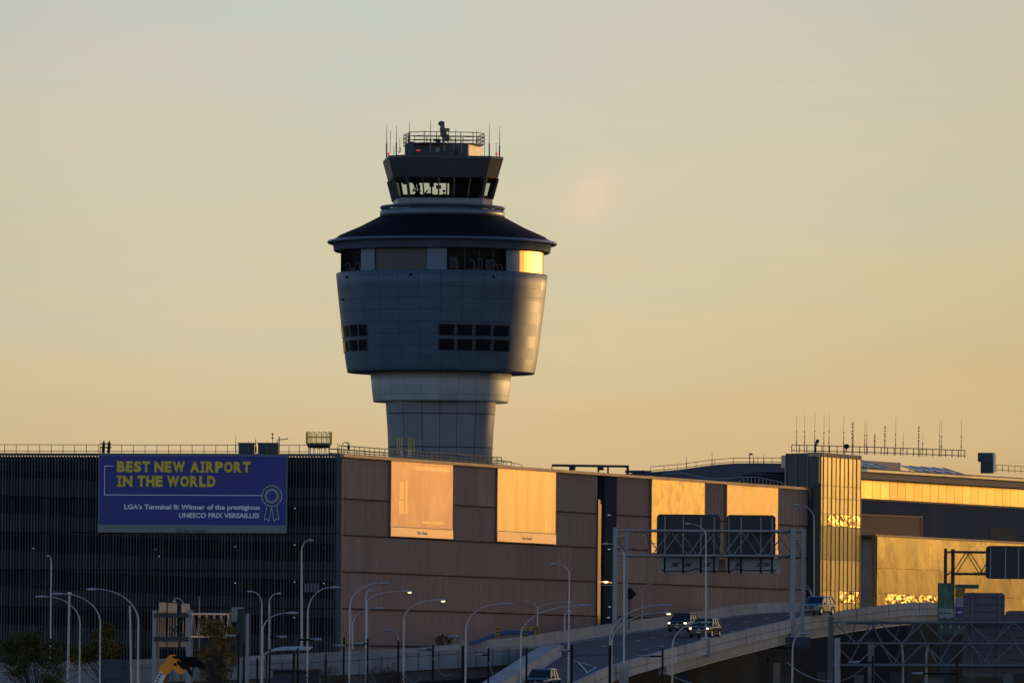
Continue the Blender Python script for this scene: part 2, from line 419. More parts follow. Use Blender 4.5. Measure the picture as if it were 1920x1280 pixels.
# flat upper band and columns
sh.slab(PL, 0, LLEN, zs[0]-1.3, zs[0], -.6, -.1, tone=.7)
for k in range(0, int(LLEN), 9): sh.slab(PL, k+.4, k+1.0, 0, zs[0], -1.6, -.9, tone=.6)
sh.build('parking_deck', M['deck_dark'], garage)
vd = MB(); vd.slab(PL, 0, LLEN, 0, zs[0], -9.0, -8.5)
vd.build('inner_wall', M['void'], garage)
jn = MB()
for y in (1000, 1070, 934, 1140): 
    k_, z_ = PL.hit(640, y); jn.slab(PL, 0, LLEN, z_-.05, z_+.03, .30, .33)
jn.build('screen_joint', M['black'], garage)
ct = MB(); ct.slab(PL, -.2, LLEN, zs[0]+.1, ZT+.02, -.7, .34); ct.build('coping', M['coping_dark'], garage)
cc = MB(); cc.slab(PL, -.05, .45, 0, zs[0]+.1, -.3, .33); cc.build('corner_post', M['fin_dark'], garage)
# roof deck and rear body
def corner(pl, k, off): q = pl.pt(k, 0, off); return (q.x, q.y)
rf = MB(); z = ZT-.5
pa, pb, pc = corner(PL, LLEN, -.6), (A.x, A.y+.8), corner(PR, kend, -.7)
rf.add([(pa[0], pa[1], z), (pb[0], pb[1], z), (pc[0], pc[1], z), (pc[0]-60, pc[1]+20, z), (pa[0], pa[1]+110, z)], [(0, 1, 2, 3, 4)])
rf.build('roof_deck', M['deck_dark'], garage)
# little ceiling lamps seen through the slats
lamp_m = emat('ceiling lamp glow', (.75, .85, 1.0), .45)
for (px, py) in ((62, 1027), (290, 1029), (388, 1020), (440, 1024), (552, 1021), (605, 1025), (498, 1052), (298, 1042), (438, 1092), (552, 1090), (606, 1093), (603, 1162), (440, 1092), (636, 1122), (551, 1157), (606, 886), (552, 952)):
    k_, z_ = PL.hit(px, py); b = MB(); b.box(PL.pt(k_, z_, -.15), (.12, .1, .08)); b.build('ceiling_lamp', lamp_m, garage)
# pale cars / shelf items on an upper deck behind slats
b = MB()
for px in (575, 580, 586, 592, 598):
    k_, z_ = PL.hit(px, 1101); b.slab(PL, k_-.08, k_+.08, z_-.4, z_+.4, .31, .34, tone=1)
b.build('louvre_vent', mat('vent grey', (.10, .115, .13), .6), garage)

# ---- billboards
def facade_board(pl, x0, x1, yt, yb, off, thick):
    k0, z1 = pl.hit(x0, yt); k1, _ = pl.hit(x1, yt); _, z0 = pl.hit(x0, yb)
    if k0 > k1: k0, k1 = k1, k0
    return k0, k1, z0, z1
def text_mesh(body, size, bold=0.0, spacing=1.0):
    cu = bpy.data.curves.new('lettering', 'FONT'); cu.body = body; cu.size = size; cu.offset = bold; cu.space_character = spacing; cu.resolution_u = 3
    o = bpy.data.objects.new('lettering_tmp', cu); COL.objects.link(o)
    dg = bpy.context.evaluated_depsgraph_get(); me = bpy.data.meshes.new_from_object(o.evaluated_get(dg))
    bpy.data.objects.remove(o)
    return me
def put_text(body, pl, k_at, z_at, width, height, off, m, parent, bold=.02, flip=True, label=None, spacing=1.0):
    """lettering laid on a wall: left edge k_at, baseline z_at"""
    me = text_mesh(body, 1.0, bold, spacing)
    xs = [v.co.x for v in me.vertices]; ys = [v.co.y for v in me.vertices]
    x0, x1 = min(xs), max(xs)
    sx = width/(x1-x0); sy = height/.73
    mb = MB(); s = -1 if flip else 1
    vs = [pl.pt(k_at + s*(v.co.x-x0)*sx, z_at + v.co.y*sy, off) for v in me.vertices]
    mb.add(vs, [tuple(p.vertices) for p in me.polygons])
    bpy.data.meshes.remove(me)
    return mb.build('lettering', m, parent, label)

k0, k1, z0, z1 = facade_board(PL, 539.5, 185.5, 853, 999.5, .4, .3); k0 -= .15; k1 -= .15
bb = thing('billboard', PL.pt((k0+k1)/2, z0, .5), 'wide blue billboard with yellow words about the best new airport', 'billboard')
pw = 355.0; ppm = pw/(k1-k0)
def bk_(px): return k1 - (px-185.5)/ppm      # run along the wall for a photo column
def bz_(py): return z1 - (py-853)/ppm
b = MB(); b.slab(PL, k0, k1, z0, z1, .36, .62); b.build('backing', M['frame_grey'], bb)
b = MB(); b.slab(PL, k0+.12, k1-.12, bz_(979.5), z1-.12, .62, .66); b.build('poster', M['blue'], bb)
b = MB(); b.slab(PL, k0, k1, z0, bz_(980.5), .62, .72); b.build('bottom_tray', M['tray_grey'], bb)
def block_word(word, x0, x1, ybase, hpx, m, parent):
    """bold block capitals, each fitted to its own cell between photo columns"""
    wid = {'I': .62, 'W': 1.45, 'A': 1.15, 'O': 1.08, 'N': 1.08, 'L': .88, 'E': .88, 'T': .95}
    tot = sum(wid.get(c, 1.0) for c in word); x = x0; mb = MB(); gap = 1.7
    for c in word:
        cw = (x1-x0)*wid.get(c, 1.0)/tot; me = text_mesh(c, 1.0, .055)
        xs = [v.co.x for v in me.vertices]; ys = [v.co.y for v in me.vertices]; ax, bx2 = min(xs), max(xs); ay, by = min(ys), max(ys)
        a_, w_ = x+gap/2, cw-gap
        if c == 'I': a2, w2_ = x+cw/2-2.1, 4.2
        else: a2, w2_ = a_, w_
        mb.add([PL.pt(bk_(a2+(v.co.x-ax)/(bx2-ax)*w2_), bz_(ybase)+(v.co.y-ay)/(by-ay)*hpx/ppm, .68) for v in me.vertices], [tuple(p.vertices) for p in me.polygons])
        if c == 'I':
            for yy in (0, hpx-3.6):
                mb.quad(*[PL.pt(bk_(px_), bz_(ybase-yy-dy_), .681) for px_, dy_ in ((a_-.3, 0), (a_+w_+.3, 0), (a_+w_+.3, 3.6), (a_-.3, 3.6))])
        bpy.data.meshes.remove(me); x += cw
    return mb.build('lettering', m, parent)
for wd_, xa_, xb_, yb_ in (('BEST', 220, 283.5, 884.8), ('NEW', 290.5, 350, 884.8), ('AIRPORT', 357.5, 472.5, 885), ('IN', 220, 251, 911), ('THE', 258.5, 308, 911), ('WORLD', 314.5, 407, 911)):
    block_word(wd_, xa_, xb_, yb_, 20.0, M['yellow_ink'], bb)
put_text("LGA's Terminal B: Winner of the prestigious", PL, bk_(235), bz_(951.5), 255/ppm, 8.6/ppm, .68, M['white_ink'], bb, .032)
put_text('UNESCO PRIX VERSAILLES', PL, bk_(338), bz_(966.5), 151/ppm, 8.6/ppm, .68, M['white_ink'], bb, .032)
put_text('Clear Channel', PL, bk_(343), bz_(992.5), 46/ppm, 6/ppm, .74, M['dark_ink'], bb, .01)
def sl(a, b, wd, m, name, parent, off=.69):
    """printed stroke between photo points a and b on the blue poster"""
    mb = MB()
    pts = [PL.pt(bk_(q[0]), bz_(q[1]), off) for q in (a, b)]
    d = (pts[1]-pts[0]).normalized(); n = PL.n.cross(d)*(wd/ppm/2)
    mb.quad(pts[0]-n, pts[1]-n, pts[1]+n, pts[0]+n)
    return mb
mb = MB()
for a_, b_ in (((197, 874), (213, 874)), ((197.6, 873.4), (197.6, 926.6)), ((197, 926), (494, 926))):
    q = sl(a_, b_, 1.3, None, '', None); mb.add(q.v, [(0, 1, 2, 3)])
mb.build('bracket_line', M['white_ink'], bb)
mb = MB()
def ring(cx, cy, rr_, wd, n=48, wav=0):
    for i in range(n):
        a0, a1 = 2*math.pi*i/n, 2*math.pi*(i+1)/n
        def rad(a): return rr_ + (wav*abs(math.sin(a*8)) if wav else 0)
        pts = []
        for a, s in ((a0, -.5), (a1, -.5), (a1, .5), (a0, .5)):
            r_ = rad(a)+s*wd; pts.append(PL.pt(bk_(cx+r_*math.cos(a)), bz_(cy+r_*math.sin(a)), .69))
        mb.quad(*pts)
ring(512, 927, 17.2, 1.3, 96, 2.0); ring(512, 927, 12.6, 1.1); ring(512, 927, 10.0, 1.1)
for a_, b_ in (((503, 946), (498, 971)), ((498, 971), (503, 967)), ((503, 967), (507, 973)), ((507, 973), (512, 947)), ((512, 947), (517, 973)), ((517, 973), (521, 967)), ((521, 967), (526, 970)), ((526, 970), (521, 945))):
    q = sl(a_, b_, 1.1, None, '', None); mb.add(q.v, [(0, 1, 2, 3)])
mb.build('rosette', M['cream_ink'], bb)
mb = MB()
for a_, b_ in (((334, 986), (341, 993)), ((341, 986), (334, 993)), ((335, 989.5), (341, 989.5))):
    q = sl(a_, b_, 1.2, None, '', None, .745); mb.add(q.v, [(0, 1, 2, 3)])
mb.build('emblem', M['dark_ink'], bb)

def poster_mat(name, c1, c2, c3, sc, stretch, rough=.40, spec=.5, metal=.75):
    m = bpy.data.materials.new(name); m.use_nodes = True; nt = m.node_tree; b = nt.nodes['Principled BSDF']
    tc = N(nt, 'ShaderNodeTexCoord'); mp = N(nt, 'ShaderNodeMapping'); mp.inputs['Scale'].default_value = stretch
    nt.links.new(tc.outputs['Object'], mp.inputs[0])
    n1 = N(nt, 'ShaderNodeTexNoise'); n1.inputs['Scale'].default_value = sc; n1.inputs['Detail'].default_value = 4; n1.inputs['Distortion'].default_value = .8
    nt.links.new(mp.outputs[0], n1.inputs[0])
    rp = N(nt, 'ShaderNodeValToRGB'); e = rp.color_ramp.elements
    e[0].position = .3; e[0].color = (*c1, 1); e[1].position = .72; e[1].color = (*c3, 1); k = e.new(.52); k.color = (*c2, 1)
    nt.links.new(n1.outputs[0], rp.inputs[0]); nt.links.new(rp.outputs[0], b.inputs['Base Color'])
    b.inputs['Metallic'].default_value = metal; b.inputs['Roughness'].default_value = rough
    return m
pm = [poster_mat('sunset rose poster film', (.68, .39, .23), (.75, .45, .27), (.84, .55, .33), .4, (1, 1, .6)),  # sunset reflection put into these poster colours
      poster_mat('amber poster film', (.84, .56, .24), (.94, .65, .26), (1.0, .75, .32), .6, (1.2, 1.2, .12)),
      poster_mat('marbled amber poster film', (.66, .42, .14), (.92, .62, .20), (1.0, .68, .22), .7, (1, 1, 1)),
      poster_mat('mottled amber and pink poster film', (.74, .62, .20), (.92, .58, .20), (1.0, .60, .44), .6, (1, 1, 1))]
tray_m = mat('pale glossy billboard tray', (.95, .62, .36), .35, .5, var=.06)
def tall_board(x0, x1, yt, yb, ytray, m, label, marks):
    k0, z1 = PR.hit(x0, yt); k1, _ = PR.hit(x1, yt); _, z0 = PR.hit(x0, yb); _, zt = PR.hit(x0, ytray); k0 -= .30; k1 -= .30
    o = thing('billboard', PR.pt((k0+k1)/2, z0, .5), label, 'billboard', 'tall billboards on the brown garage wall')
    b = MB(); b.slab(PR, k0, k1, z0, z1, -.03, .10); b.build('backing', M['coping'], o)
    b = MB(); b.slab(PR, k0+.08, k1-.08, zt+.04, z1-.08, .10, .13); b.build('poster', m, o)
    b = MB(); b.slab(PR, k0, k1, z0, zt-.04, .10, .17); b.build('bottom_tray', tray_m, o)
    b = MB()
    rr = random.Random(x0)
    if marks: pmx = poster_mat('pale print %d' % x0, (.84, .56, .30), (.90, .62, .32), (.96, .70, .38), 1.0, (1, 1, .4))
    for kind, fx, fz, fw, fh in marks:     # simple printed shapes
        b = MB()
        ka, za = k0+(k1-k0)*fx, zt+(z1-zt)*fz
        if kind == 'bar': b.slab(PR, ka, ka+(k1-k0)*fw, za, za+(z1-zt)*fh, .131, .14)
        if kind == 'arc':
            pts = []
            for i in range(13):
                t = i/12*math.pi*1.1
                pts.append((ka+(k1-k0)*fw*math.cos(t)*.5, za+(z1-zt)*fh*math.sin(t)))
            for p, q in zip(pts, pts[1:]):
                d = Vector((q[0]-p[0], q[1]-p[1])); nn = Vector((-d.y, d.x)).normalized()*.16
                b.quad(PR.pt(p[0]-nn.x*2.5, p[1]-nn.y, .141), PR.pt(q[0]-nn.x*2.5, q[1]-nn.y, .141), PR.pt(q[0]+nn.x*2.5, q[1]+nn.y, .141), PR.pt(p[0]+nn.x*2.5, p[1]+nn.y, .141))
        b.build('printed_shape', pmx, o)
    if 0: b.build('printed_shape', poster_mat('pale print %d' % x0, (.95, .72, .38), (1, .78, .40), (1, .85, .5), 1.0, (1, 1, 1)), o)
    return o, k0, k1, z0, zt
o, k0, k1, z0, zt = tall_board(733.5, 850, 861.5, 1004.5, 987, pm[0], 'rose orange billboard nearest the corner of the brown garage wall', (('bar', .13, .42, .07, .26), ('bar', .22, .20, .05, .50), ('bar', .12, .20, .09, .20), ('bar', .38, .87, .56, .06), ('bar', .50, .07, .36, .04)))
put_text('Clear Channel', PR, k0+(k1-k0)*.42, z0+.28, (k1-k0)*.16, .28, .18, M['white'], o, .03, flip=False)
o, k0, k1, z0, zt = tall_board(933, 1043, 874.5, 1014.5, 995, pm[1], 'plain golden billboard between two blank stretches of brown wall, second from the corner', ())
put_text('Clear Channel', PR, k0+(k1-k0)*.42, z0+.28, (k1-k0)*.16, .28, .18, M['coping'], o, .02, flip=False)
tall_board(1222, 1322, 896, 1036, 1018, pm[2], 'golden billboard with faint marbling right of the dark stair recess, partly behind a sign back', (('bar', .36, .36, .012, .10), ('bar', .45, .36, .012, .06), ('bar', .55, .36, .012, .12), ('bar', .72, .36, .012, .10)))
tall_board(1363, 1459.5, 907, 1043, 1024, pm[3], 'mottled amber and pink billboard farthest right on the brown garage wall', (('bar', .06, .40, .2, .18), ('bar', .88, .3, .08, .36)))

# ---- things on the garage roof
def rail_run(pts, posts_every, h, r=.03, rails=2, post_r=.03):
    """railing along world points"""
    b = MB(); 
    for j in range(rails):
        dz_ = h*(1-j*.72/max(rails-1, 1))
        b.tube([Vector(p)+Vector((0, 0, dz_)) for p in pts], r, 5)
    for p, q in zip(pts, pts[1:]):
        p, q = Vector(p), Vector(q); n = max(1, round((q-p).length/posts_every))
        for i in range(n): c = p.lerp(q, i/n); b.bar(c, c+Vector((0, 0, h)), post_r, 5)
    b.bar(pts[-1], Vector(pts[-1])+Vector((0, 0, h)), post_r, 5)
    return b
def rail_on(pl, xa, xb, off, h, every, label, base=None, r=.03):
    ka = pl.hit(xa, 850)[0]; kb = pl.hit(xb, 850)[0]; zb = ZT if base is None else base
    b = rail_run([pl.pt(ka, zb, off), pl.pt(kb, zb, off)], every, h, r)
    return tag(b.build('roof_railing', M['rail'], None), label, 'railing')
rail_on(PL, -60, 446, -.5, .80, 1.12, 'thin two bar railing along the roof edge of the dark slatted garage side')
rail_on(PL, 520, 578, -.5, .80, 1.12, 'short two bar roof railing between the grey boxes and the hooped cage')
rail_on(PR, 645, 950, -.5, .78, 1.15, 'railing with pipes along the roof edge above the rose and golden billboards', r=.045)
rail_on(PR, 660, 1000, -2.2, .55, 2.0, 'second lower pipe rail set behind the railing above the brown wall', r=.06)
# arched walkway rail
pts = []
for x, y in ((930, 866), (955, 861), (985, 859), (1010, 862), (1040, 869), (1070, 876)):
    k_, z_ = PR.hit(x, y+10); pts.append(PR.pt(k_, z_, -5))
tag(rail_run(pts, 2.2, .75, .03).build('walkway_railing', M['rail'], None), 'gently arched walkway railing behind the brown wall right of the tower shaft', 'railing')
# rooftop masts near the left
def mast(px, yt, yb, Z, r=.05, name='antenna_mast', label='', cat='antenna', m=None, group=None, lean=0, clamps=()):
    p = P(px, yb, Z); q = P(px+lean, yt, Z); b = MB()
    ym = yb+(yt-yb)*.5
    b.tube([p, p.lerp(q, .45), p.lerp(q, .5), q], [r, r, r*.55, r*.4], 6)
    for c in clamps: cc_ = p.lerp(q, c); b.box(cc_, (r*3.2, r*3, .13))
    o = b.build(name, m or M['rail'], None); return tag(o, label, cat, group)
GZ = 764
mast(187.8, 824, 849, GZ+4, .04, label='thin mast just left of the paired black masts on the left roof edge')
for i, (x, w_) in enumerate(((193.5, .12), (203.5, .12))):
    p, q = P(x, 849, GZ+4), P(x+1.5, 825, GZ+4); b = MB(); b.tube([p, p.lerp(q, .7), q], [.16, .14, .03], 6); b.box(p+Vector((0, 0, .5)), (.5, .3, .12)); b.box(p+Vector((0, 0, .85)), (.42, .3, .1))
    tag(b.build('roof_antenna', M['black'], None), ('stout black pointed roof antenna, left one of the pair', 'stout black pointed roof antenna, right one of the pair')[i], 'antenna', 'paired black roof antennas')
mast(442, 816, 849, GZ+3, .05, label='slender mast left of the two grey rooftop boxes')
mast(465.5, 826, 849, GZ+2, .06, label='short mast in front of the left grey rooftop box', clamps=(.4, .6))
mast(479.5, 823, 849, GZ+2, .09, label='thick dark post between the two grey rooftop boxes', m=M['black'])
mast(501, 826, 849, GZ+2, .06, label='short mast with clamps in front of the right grey box', clamps=(.2, .35, .5))
mast(511, 811, 849, GZ+3, .06, label='taller mast rising behind the right grey rooftop box', clamps=(.75, .93))
for (xa, xb, lab) in ((447, 476, 'smaller left grey rooftop equipment box beyond the blue billboard'), (483.5, 521, 'larger right grey rooftop equipment box beyond the blue billboard')):
    o = thing('equipment_box', P((xa+xb)/2, 849, GZ+6), lab, 'equipment box')
    p, q = P(xa, 849, GZ+6), P(xb, 831.5, GZ+6); b = MB(); b.box(((p.x+q.x)/2, GZ+7, (p.z+q.z)/2), (q.x-p.x, 2.0, q.z-p.z)); b.build('cabinet', M['navy'], o)
    b = MB(); b.box(((p.x+q.x)/2, GZ+7, q.z+.04), (q.x-p.x+.15, 2.15, .08)); b.build('lid', M['steel_dark'], o)
    b = MB(); b.box((p.x+.55*(q.x-p.x), GZ+5.97, (p.z+q.z)/2), (.05, .05, q.z-p.z)); b.build('door_seam', M['steel_dark'], o)
# swing arm davit
b = MB(); b.tube([P(519, 849, GZ+2), P(519, 830, GZ+2), P(521, 824, GZ+2), P(539, 823, GZ+2), P(539.5, 820, GZ+2)], .045, 6); b.bar(P(523.5, 849, GZ+2), P(523.5, 818, GZ+2), .05)
tag(b.build('roof_davit', M['rail'], None), 'thin hoisting arm bent to the right beside the grey boxes', 'davit')
# hooped cage with dark tray, near the corner
cg = thing('hooped_cage', P(598, 849, GZ), 'yellowish hooped railing cage with a dark tray near the garage roof corner', 'ladder cage')
cc_ = P(598, 833, GZ+2); rad = 24/21.0; hp = MB(); tr = MB()
zt_, zm, zb = P(598, 809, GZ+2).z, P(598, 819, GZ+2).z, P(598, 833, GZ+2).z
n = 14
for i in range(n):
    a0, a1 = 2*math.pi*i/n, 2*math.pi*(i+.72)/n
    p0 = Vector((cc_.x+rad*math.cos(a0), cc_.y+rad*math.sin(a0), 0)); p1 = Vector((cc_.x+rad*math.cos(a1), cc_.y+rad*math.sin(a1), 0)); pm_ = (p0+p1)/2
    hp.tube([p0+Vector((0, 0, zb)), p0+Vector((0, 0, zt_-.12)), pm_+Vector((0, 0, zt_)), p1+Vector((0, 0, zt_-.12)), p1+Vector((0, 0, zb))], .028, 5)
ringp = [Vector((cc_.x+rad*math.cos(2*math.pi*i/24), cc_.y+rad*math.sin(2*math.pi*i/24), zm)) for i in range(25)]
hp.tube(ringp, .028, 5)
hp.build('hoop_rail', M['yellow_steel'], cg)
tr.lathe([(.01, zb-.35), (rad*.85, zb-.3), (rad*.95, zb), (rad*.9, zb+.12), (.01, zb+.12)], (cc_.x, cc_.y), 24); tr.build('tray', M['steel_dark'], cg)
lg = MB()
for i in range(10):
    x = cc_.x-.9+i*.2; lg.bar((x, cc_.y, ZT-.2), (x+random.uniform(-.1, .1), cc_.y, zb-.25), .035, 5)
lg.build('support_leg', M['steel_pale'], cg)
# bent pipe with a camera
b = MB(); b.tube([P(640, 851, GZ), P(640.5, 838, GZ), P(643, 831, GZ), P(648, 828.5, GZ), P(653, 829.5, GZ), P(656, 834, GZ)], .04, 6); b.sphere(P(653.5, 838, GZ), (.14, .14, .22)); b.tube([P(648, 828.5, GZ), P(652, 831, GZ), P(653.5, 835, GZ)], .035, 6)
tag(b.build('security_camera', M['steel_dark'], None), 'dark dome camera on a hooked pipe at the garage corner', 'security camera')
mast(633, 829, 850, GZ, .05, label='short post left of the hooked camera pipe')
# yellow posts with white feet
yp = thing('cable_post', P(762, 851, 784), 'cluster of yellow conduits on two bright white stands above the rose billboard', 'conduit stand')
for xx in (745, 749, 753.5, 766, 770.5, 776):
    b = MB(); b.bar(P(xx, 852, 784), P(xx, 820, 784), .06); b.build('conduit', M['yellow_steel'], yp)
for xx in (752, 768):
    b = MB()
    for j in range(3): b.box(P(xx, 854-j*4.5, 782.5), (.36-.05*j, .3, .17))
    b.build('stand', M['white'], yp)
b = MB(); p0 = P(733, 846, 786); b.tube([P(733, 854, 790), P(770, 848, 790), P(793, 845, 790), P(832, 850, 790), P(870, 856, 790)], .04, 5)
for x, y in ((793, 845), (832, 850)): b.bar(P(x, y+9, 790), P(x, y-1, 790), .04)
tag(b.build('lightning_cable', M['rail'], None), 'thin sagging cable on short posts in front of the tower shaft', 'cable')
# black pipe frame behind brown wall
b = MB(); Zp = 835
b.tube([P(1035, 884, Zp), P(1035, 872, Zp), P(1178, 874, Zp), P(1178, 886, Zp)], .13, 8)
for x in (1071, 1122, 1140, 1176): b.bar(P(x, 893, Zp), P(x, 873, Zp), .10)
for x in (1071, 1124): b.bar(P(x-4, 877, Zp), P(x+8, 877, Zp), .22)
b.bar(P(1178.5, 888, Zp), P(1178.5, 872, Zp), .05)
tag(b.build('roof_pipe_frame', M['steel_dark'], None), 'low black pipe frame on the roof above the stair recess', 'pipe frame')
b = MB(); b.box(P(1190, 884, Zp+8), (1.9, 1, .25)); b.box(P(1212, 885, Zp+8), (1.0, 1, .3)); b.bar(P(1185, 886, Zp+8), P(1240, 887, Zp+8), .12)
tag(b.build('roof_duct', M['navy'], None), 'low blue grey roof duct right of the black pipe frame', 'duct')
# ragged cables above the wall, right part
b = MB(); pts = [P(x, y, 858) for x, y in ((1240, 888), (1280, 886), (1310, 893), (1335, 897), (1360, 897), (1390, 894), (1420, 894), (1450, 900), (1470, 906))]
b.tube(pts, .045, 5)
for i in range(0, 12): 
    x = 1395+i*7; b.bar(P(x, 912, 858), P(x, 895+max(0, (x-1420))*.17, 858), .03, 4)
tag(b.build('roof_cable', M['steel_pale'], None), 'sagging pale cable and thin posts along the wall left of the glass block', 'cable')

# =============================================================== CONTROL TOWER
tower = thing('control_tower', (TP.x, TP.y, 0), 'tall airport control tower with wide round drum and glazed cab', 'control tower')
C2 = (TP.x, TP.y)
pm_drum = panel_mat('blue grey drum cladding', (.066, .108, .165), 30, 1.36, .2, rough=.48, metal=.25)
pm_low = panel_mat('pale collar cladding', (.33, .385, .44), 24, 1.9, .3, rough=.5, metal=.15)
pm_shaft = panel_mat('grey shaft cladding', (.20, .225, .255), 20, 3.9, .52, rough=.65, metal=.0, dark=.2, line=.13)
def m_(px): return px/16.0
# shaft, a rounded square in plan
def shaft_sec(r, z, n=80, e=3.6, rot=.05):
    out = []
    for k in range(n):
        t = 2*math.pi*k/n; c_, s_ = math.cos(t-rot), math.sin(t-rot)
        rr_ = r/((abs(c_)**e+abs(s_)**e)**(1/e))
        out.append((C2[0]+rr_*math.sin(t), C2[1]-rr_*math.cos(t), z))
    return out
b = MB(); b.loft([shaft_sec(m_(97), 0), shaft_sec(m_(97), th(850)), shaft_sec(m_(98.5), th(810)), shaft_sec(m_(101.5), th(770)), shaft_sec(m_(103), th(745))], smooth=True)
b.build('shaft', pm_shaft, tower)
b = MB(); b.lathe([(m_(60), th(754.5)), (m_(126), th(754.5)), (m_(127), th(752)), (m_(130), th(725)), (m_(133.5), th(690)), (m_(100), th(690))], C2, 96); b.build('collar', pm_low, tower)
prof = []
for i in range(9):
    t = i/8; y = 698-(698-516)*t; prof.append((m_(176+22.5*(t**.85)), th(y)))
b = MB(); b.lathe([(m_(100), th(696.5)), (m_(170), th(700)), (m_(175.5), th(700))]+prof+[(m_(197), th(514.5)), (m_(186), th(514.5))], C2, 128); dr = b.build('drum', pm_drum, tower)
def dang(px, rpx):
    """angle round the tower of a photo column at a radius in px"""
    return math.asin(max(-1, min(1, (px-828)/rpx)))
def patch(b, x0, x1, y0, y1, rf_, off, th_=.08, n=10, tone=1.0):
    """curved plate between photo columns and rows; rf_(y) gives wall radius px"""
    rm = rf_((y0+y1)/2)
    a0, a1 = dang(x0, rm), dang(x1, rm)
    for i in range(n):
        t0, t1 = a0+(a1-a0)*i/n, a0+(a1-a0)*(i+1)/n; q = []
        for (y) in (y1, y0):
            ro = m_(rf_(y))+off+th_; ri = m_(rf_(y))+off-.05
            for (t, r_) in ((t0, ro), (t1, ro), (t1, ri), (t0, ri)):
                q.append((C2[0]+r_*math.sin(t), C2[1]-r_*math.cos(t), th(y)))
        b.hexa(q, tone)
    return b
def r_drum(y):
    t = max(0, min(1, (698-y)/(698-516))); return 176+22.5*(t**.85)
# perspective lift of the front of the rings is about 4 rows
win_glass = mat('dark tower glass', (.010, .012, .017), .12, 0, var=.2, spec=.18)
frame_m = mat('window frame blue grey', (.035, .048, .065), .5, .1)
def wgroup(x0, x1, rows, npane, lab=None):
    for (ya, yb) in rows:
        f = MB(); patch(f, x0, x1, ya, yb, r_drum, .01, .04, 12); fo = f.build('window', frame_m, tower)
        wd = (x1-x0)/npane
        for i in range(npane):
            g_ = MB(); patch(g_, x0+wd*i+wd*.10, x0+wd*(i+1)-wd*.10, ya+1.8, yb-1.2, r_drum, .06, .03, 3); g_.build('pane', win_glass, fo)
wgroup(822.5, 957, ((614, 636.5), (641, 664)), 4)
wgroup(641.5, 691.5, ((613, 636.5), (641, 663.5)), 3)
lvm = mat('louvre shadow line', (.05, .07, .10), .6)
for (xa, xb, y) in ((821, 966, 546), (821, 966, 558), (821, 962, 575), (821, 962, 587), (640, 700, 548), (700, 750, 585), (821, 957, 610.5), (821, 957, 668), (700, 760, 612), (700, 770, 668), (980, 1020, 560)):
    b = MB(); patch(b, xa, xb, y, y+1.1, r_drum, .0, .035, 14); b.build('louvre_line', lvm, tower)
for x, y in ((772, 524), (925, 526), (641, 566), (653, 525)):
    b = MB(); a = dang(x, 197); r_ = m_(r_drum(y))+.08; b.sphere((C2[0]+r_*math.sin(a), C2[1]-r_*math.cos(a), th(y)), .16); b.build('lamp_fitting', M['black'], tower)
# window storey
RW = 190
def r_w(y): return RW
b = MB(); b.lathe([(m_(110), th(519)), (m_(186), th(519))], C2); b.lathe([(m_(186), th(467)), (m_(110), th(467))], C2)
b.lathe([(m_(120), th(520)), (m_(120), th(466))], C2, 48); b.build('storey_floor', M['void'], tower)
pil = mat('storey pillar panel', (.11, .165, .24), .5, .1, var=.1)
for (xa, xb) in ((679, 704.5), (802, 838.5), (948.5, 973), (1015.5, 1019.5)):
    b = MB(); patch(b, xa, xb, 467, 521, r_w, 0, .06, 5); b.build('pillar', pil, tower)
b = MB(); patch(b, 704.5, 802, 467, 521, lambda y: 187, 0, .05, 10); b.build('blank_panel', mat('olive grey blind', (.085, .09, .085), .7, var=.1), tower)
for k in range(5):     # far side wall sheets keep the storey closed behind
    t0 = math.pi/2-.08+k*.66; b = MB()
    for i in range(6):
        a0, a1 = t0+i*.11, t0+(i+1)*.11; r0 = m_(RW)
        b.quad(*[(C2[0]+r0*math.sin(a), C2[1]-r0*math.cos(a), z_) for a, z_ in ((a0, th(521)), (a1, th(521)), (a1, th(467)), (a0, th(467)))])
    b.build('rear_panel', pil, tower)
clear = glass_mat('smoked storey glass', (.60, .65, .70), .003, fr=.0)
b = MB(); patch(b, 637, 681, 467, 521, lambda y: 170, 0, .0, 8); b.build('dark_window_backing', M['void'], tower)  # dark sheet added so the left window reads as shaded
for (xa, xb) in ((637.5, 679), (838.5, 948.5)):
    b = MB(); patch(b, xa, xb, 469, 519, lambda y: 188.5, 0, .0, 8); b.build('storey_glass', clear, tower)
# blind pane with the sunset reflection put into its colour
b = MB(); patch(b, 973, 1015, 470, 520, lambda y: 190, .02, .03, 8); b.build('sunlit_glass', mat('sunset tint glass', (1.0, .66, .25), .5, .8, var=.05), tower)
for i in range(4):
    b = MB(); x = 845+i*26; patch(b, x, x+1.5, 469, 519, lambda y: 189, 0, .05, 1); 
    if i: b.build('storey_mullion', M['steel_dark'], tower)
# inside the storey: desks, screens, task lamps
ins = mat('interior equipment', (.25, .26, .28), .6, var=.3)
for (x, y, w_, h_) in ((851, 497, 15, 22), (918, 500, 14, 20), (888, 512, 30, 8), (660, 508, 28, 10), (650, 498, 8, 9)):
    b = MB(); a = dang(x, 175); r_ = m_(172); c = Vector((C2[0]+r_*math.sin(a), C2[1]-r_*math.cos(a), th(y+3))); b.box(c, (w_/16, .15, h_/16), a); b.build('desk_screen', ins, tower)
for (x, y) in ((857, 494), (889, 496), (903, 493), (927, 494), (933, 503), (941, 502), (645, 500), (652, 497), (672, 498)):
    b = MB(); a = dang(x, 184); r_ = m_(181); c = Vector((C2[0]+r_*math.sin(a), C2[1]-r_*math.cos(a), th(y)))
    b.tube([c+Vector((.1, 0, -1.2)), c+Vector((.12, 0, -.35)), c+Vector((0, 0, 0)), c+Vector((-.25, 0, .02)), c+Vector((-.42, 0, -.15))], .05, 5); b.build('task_lamp', M['white'], tower)
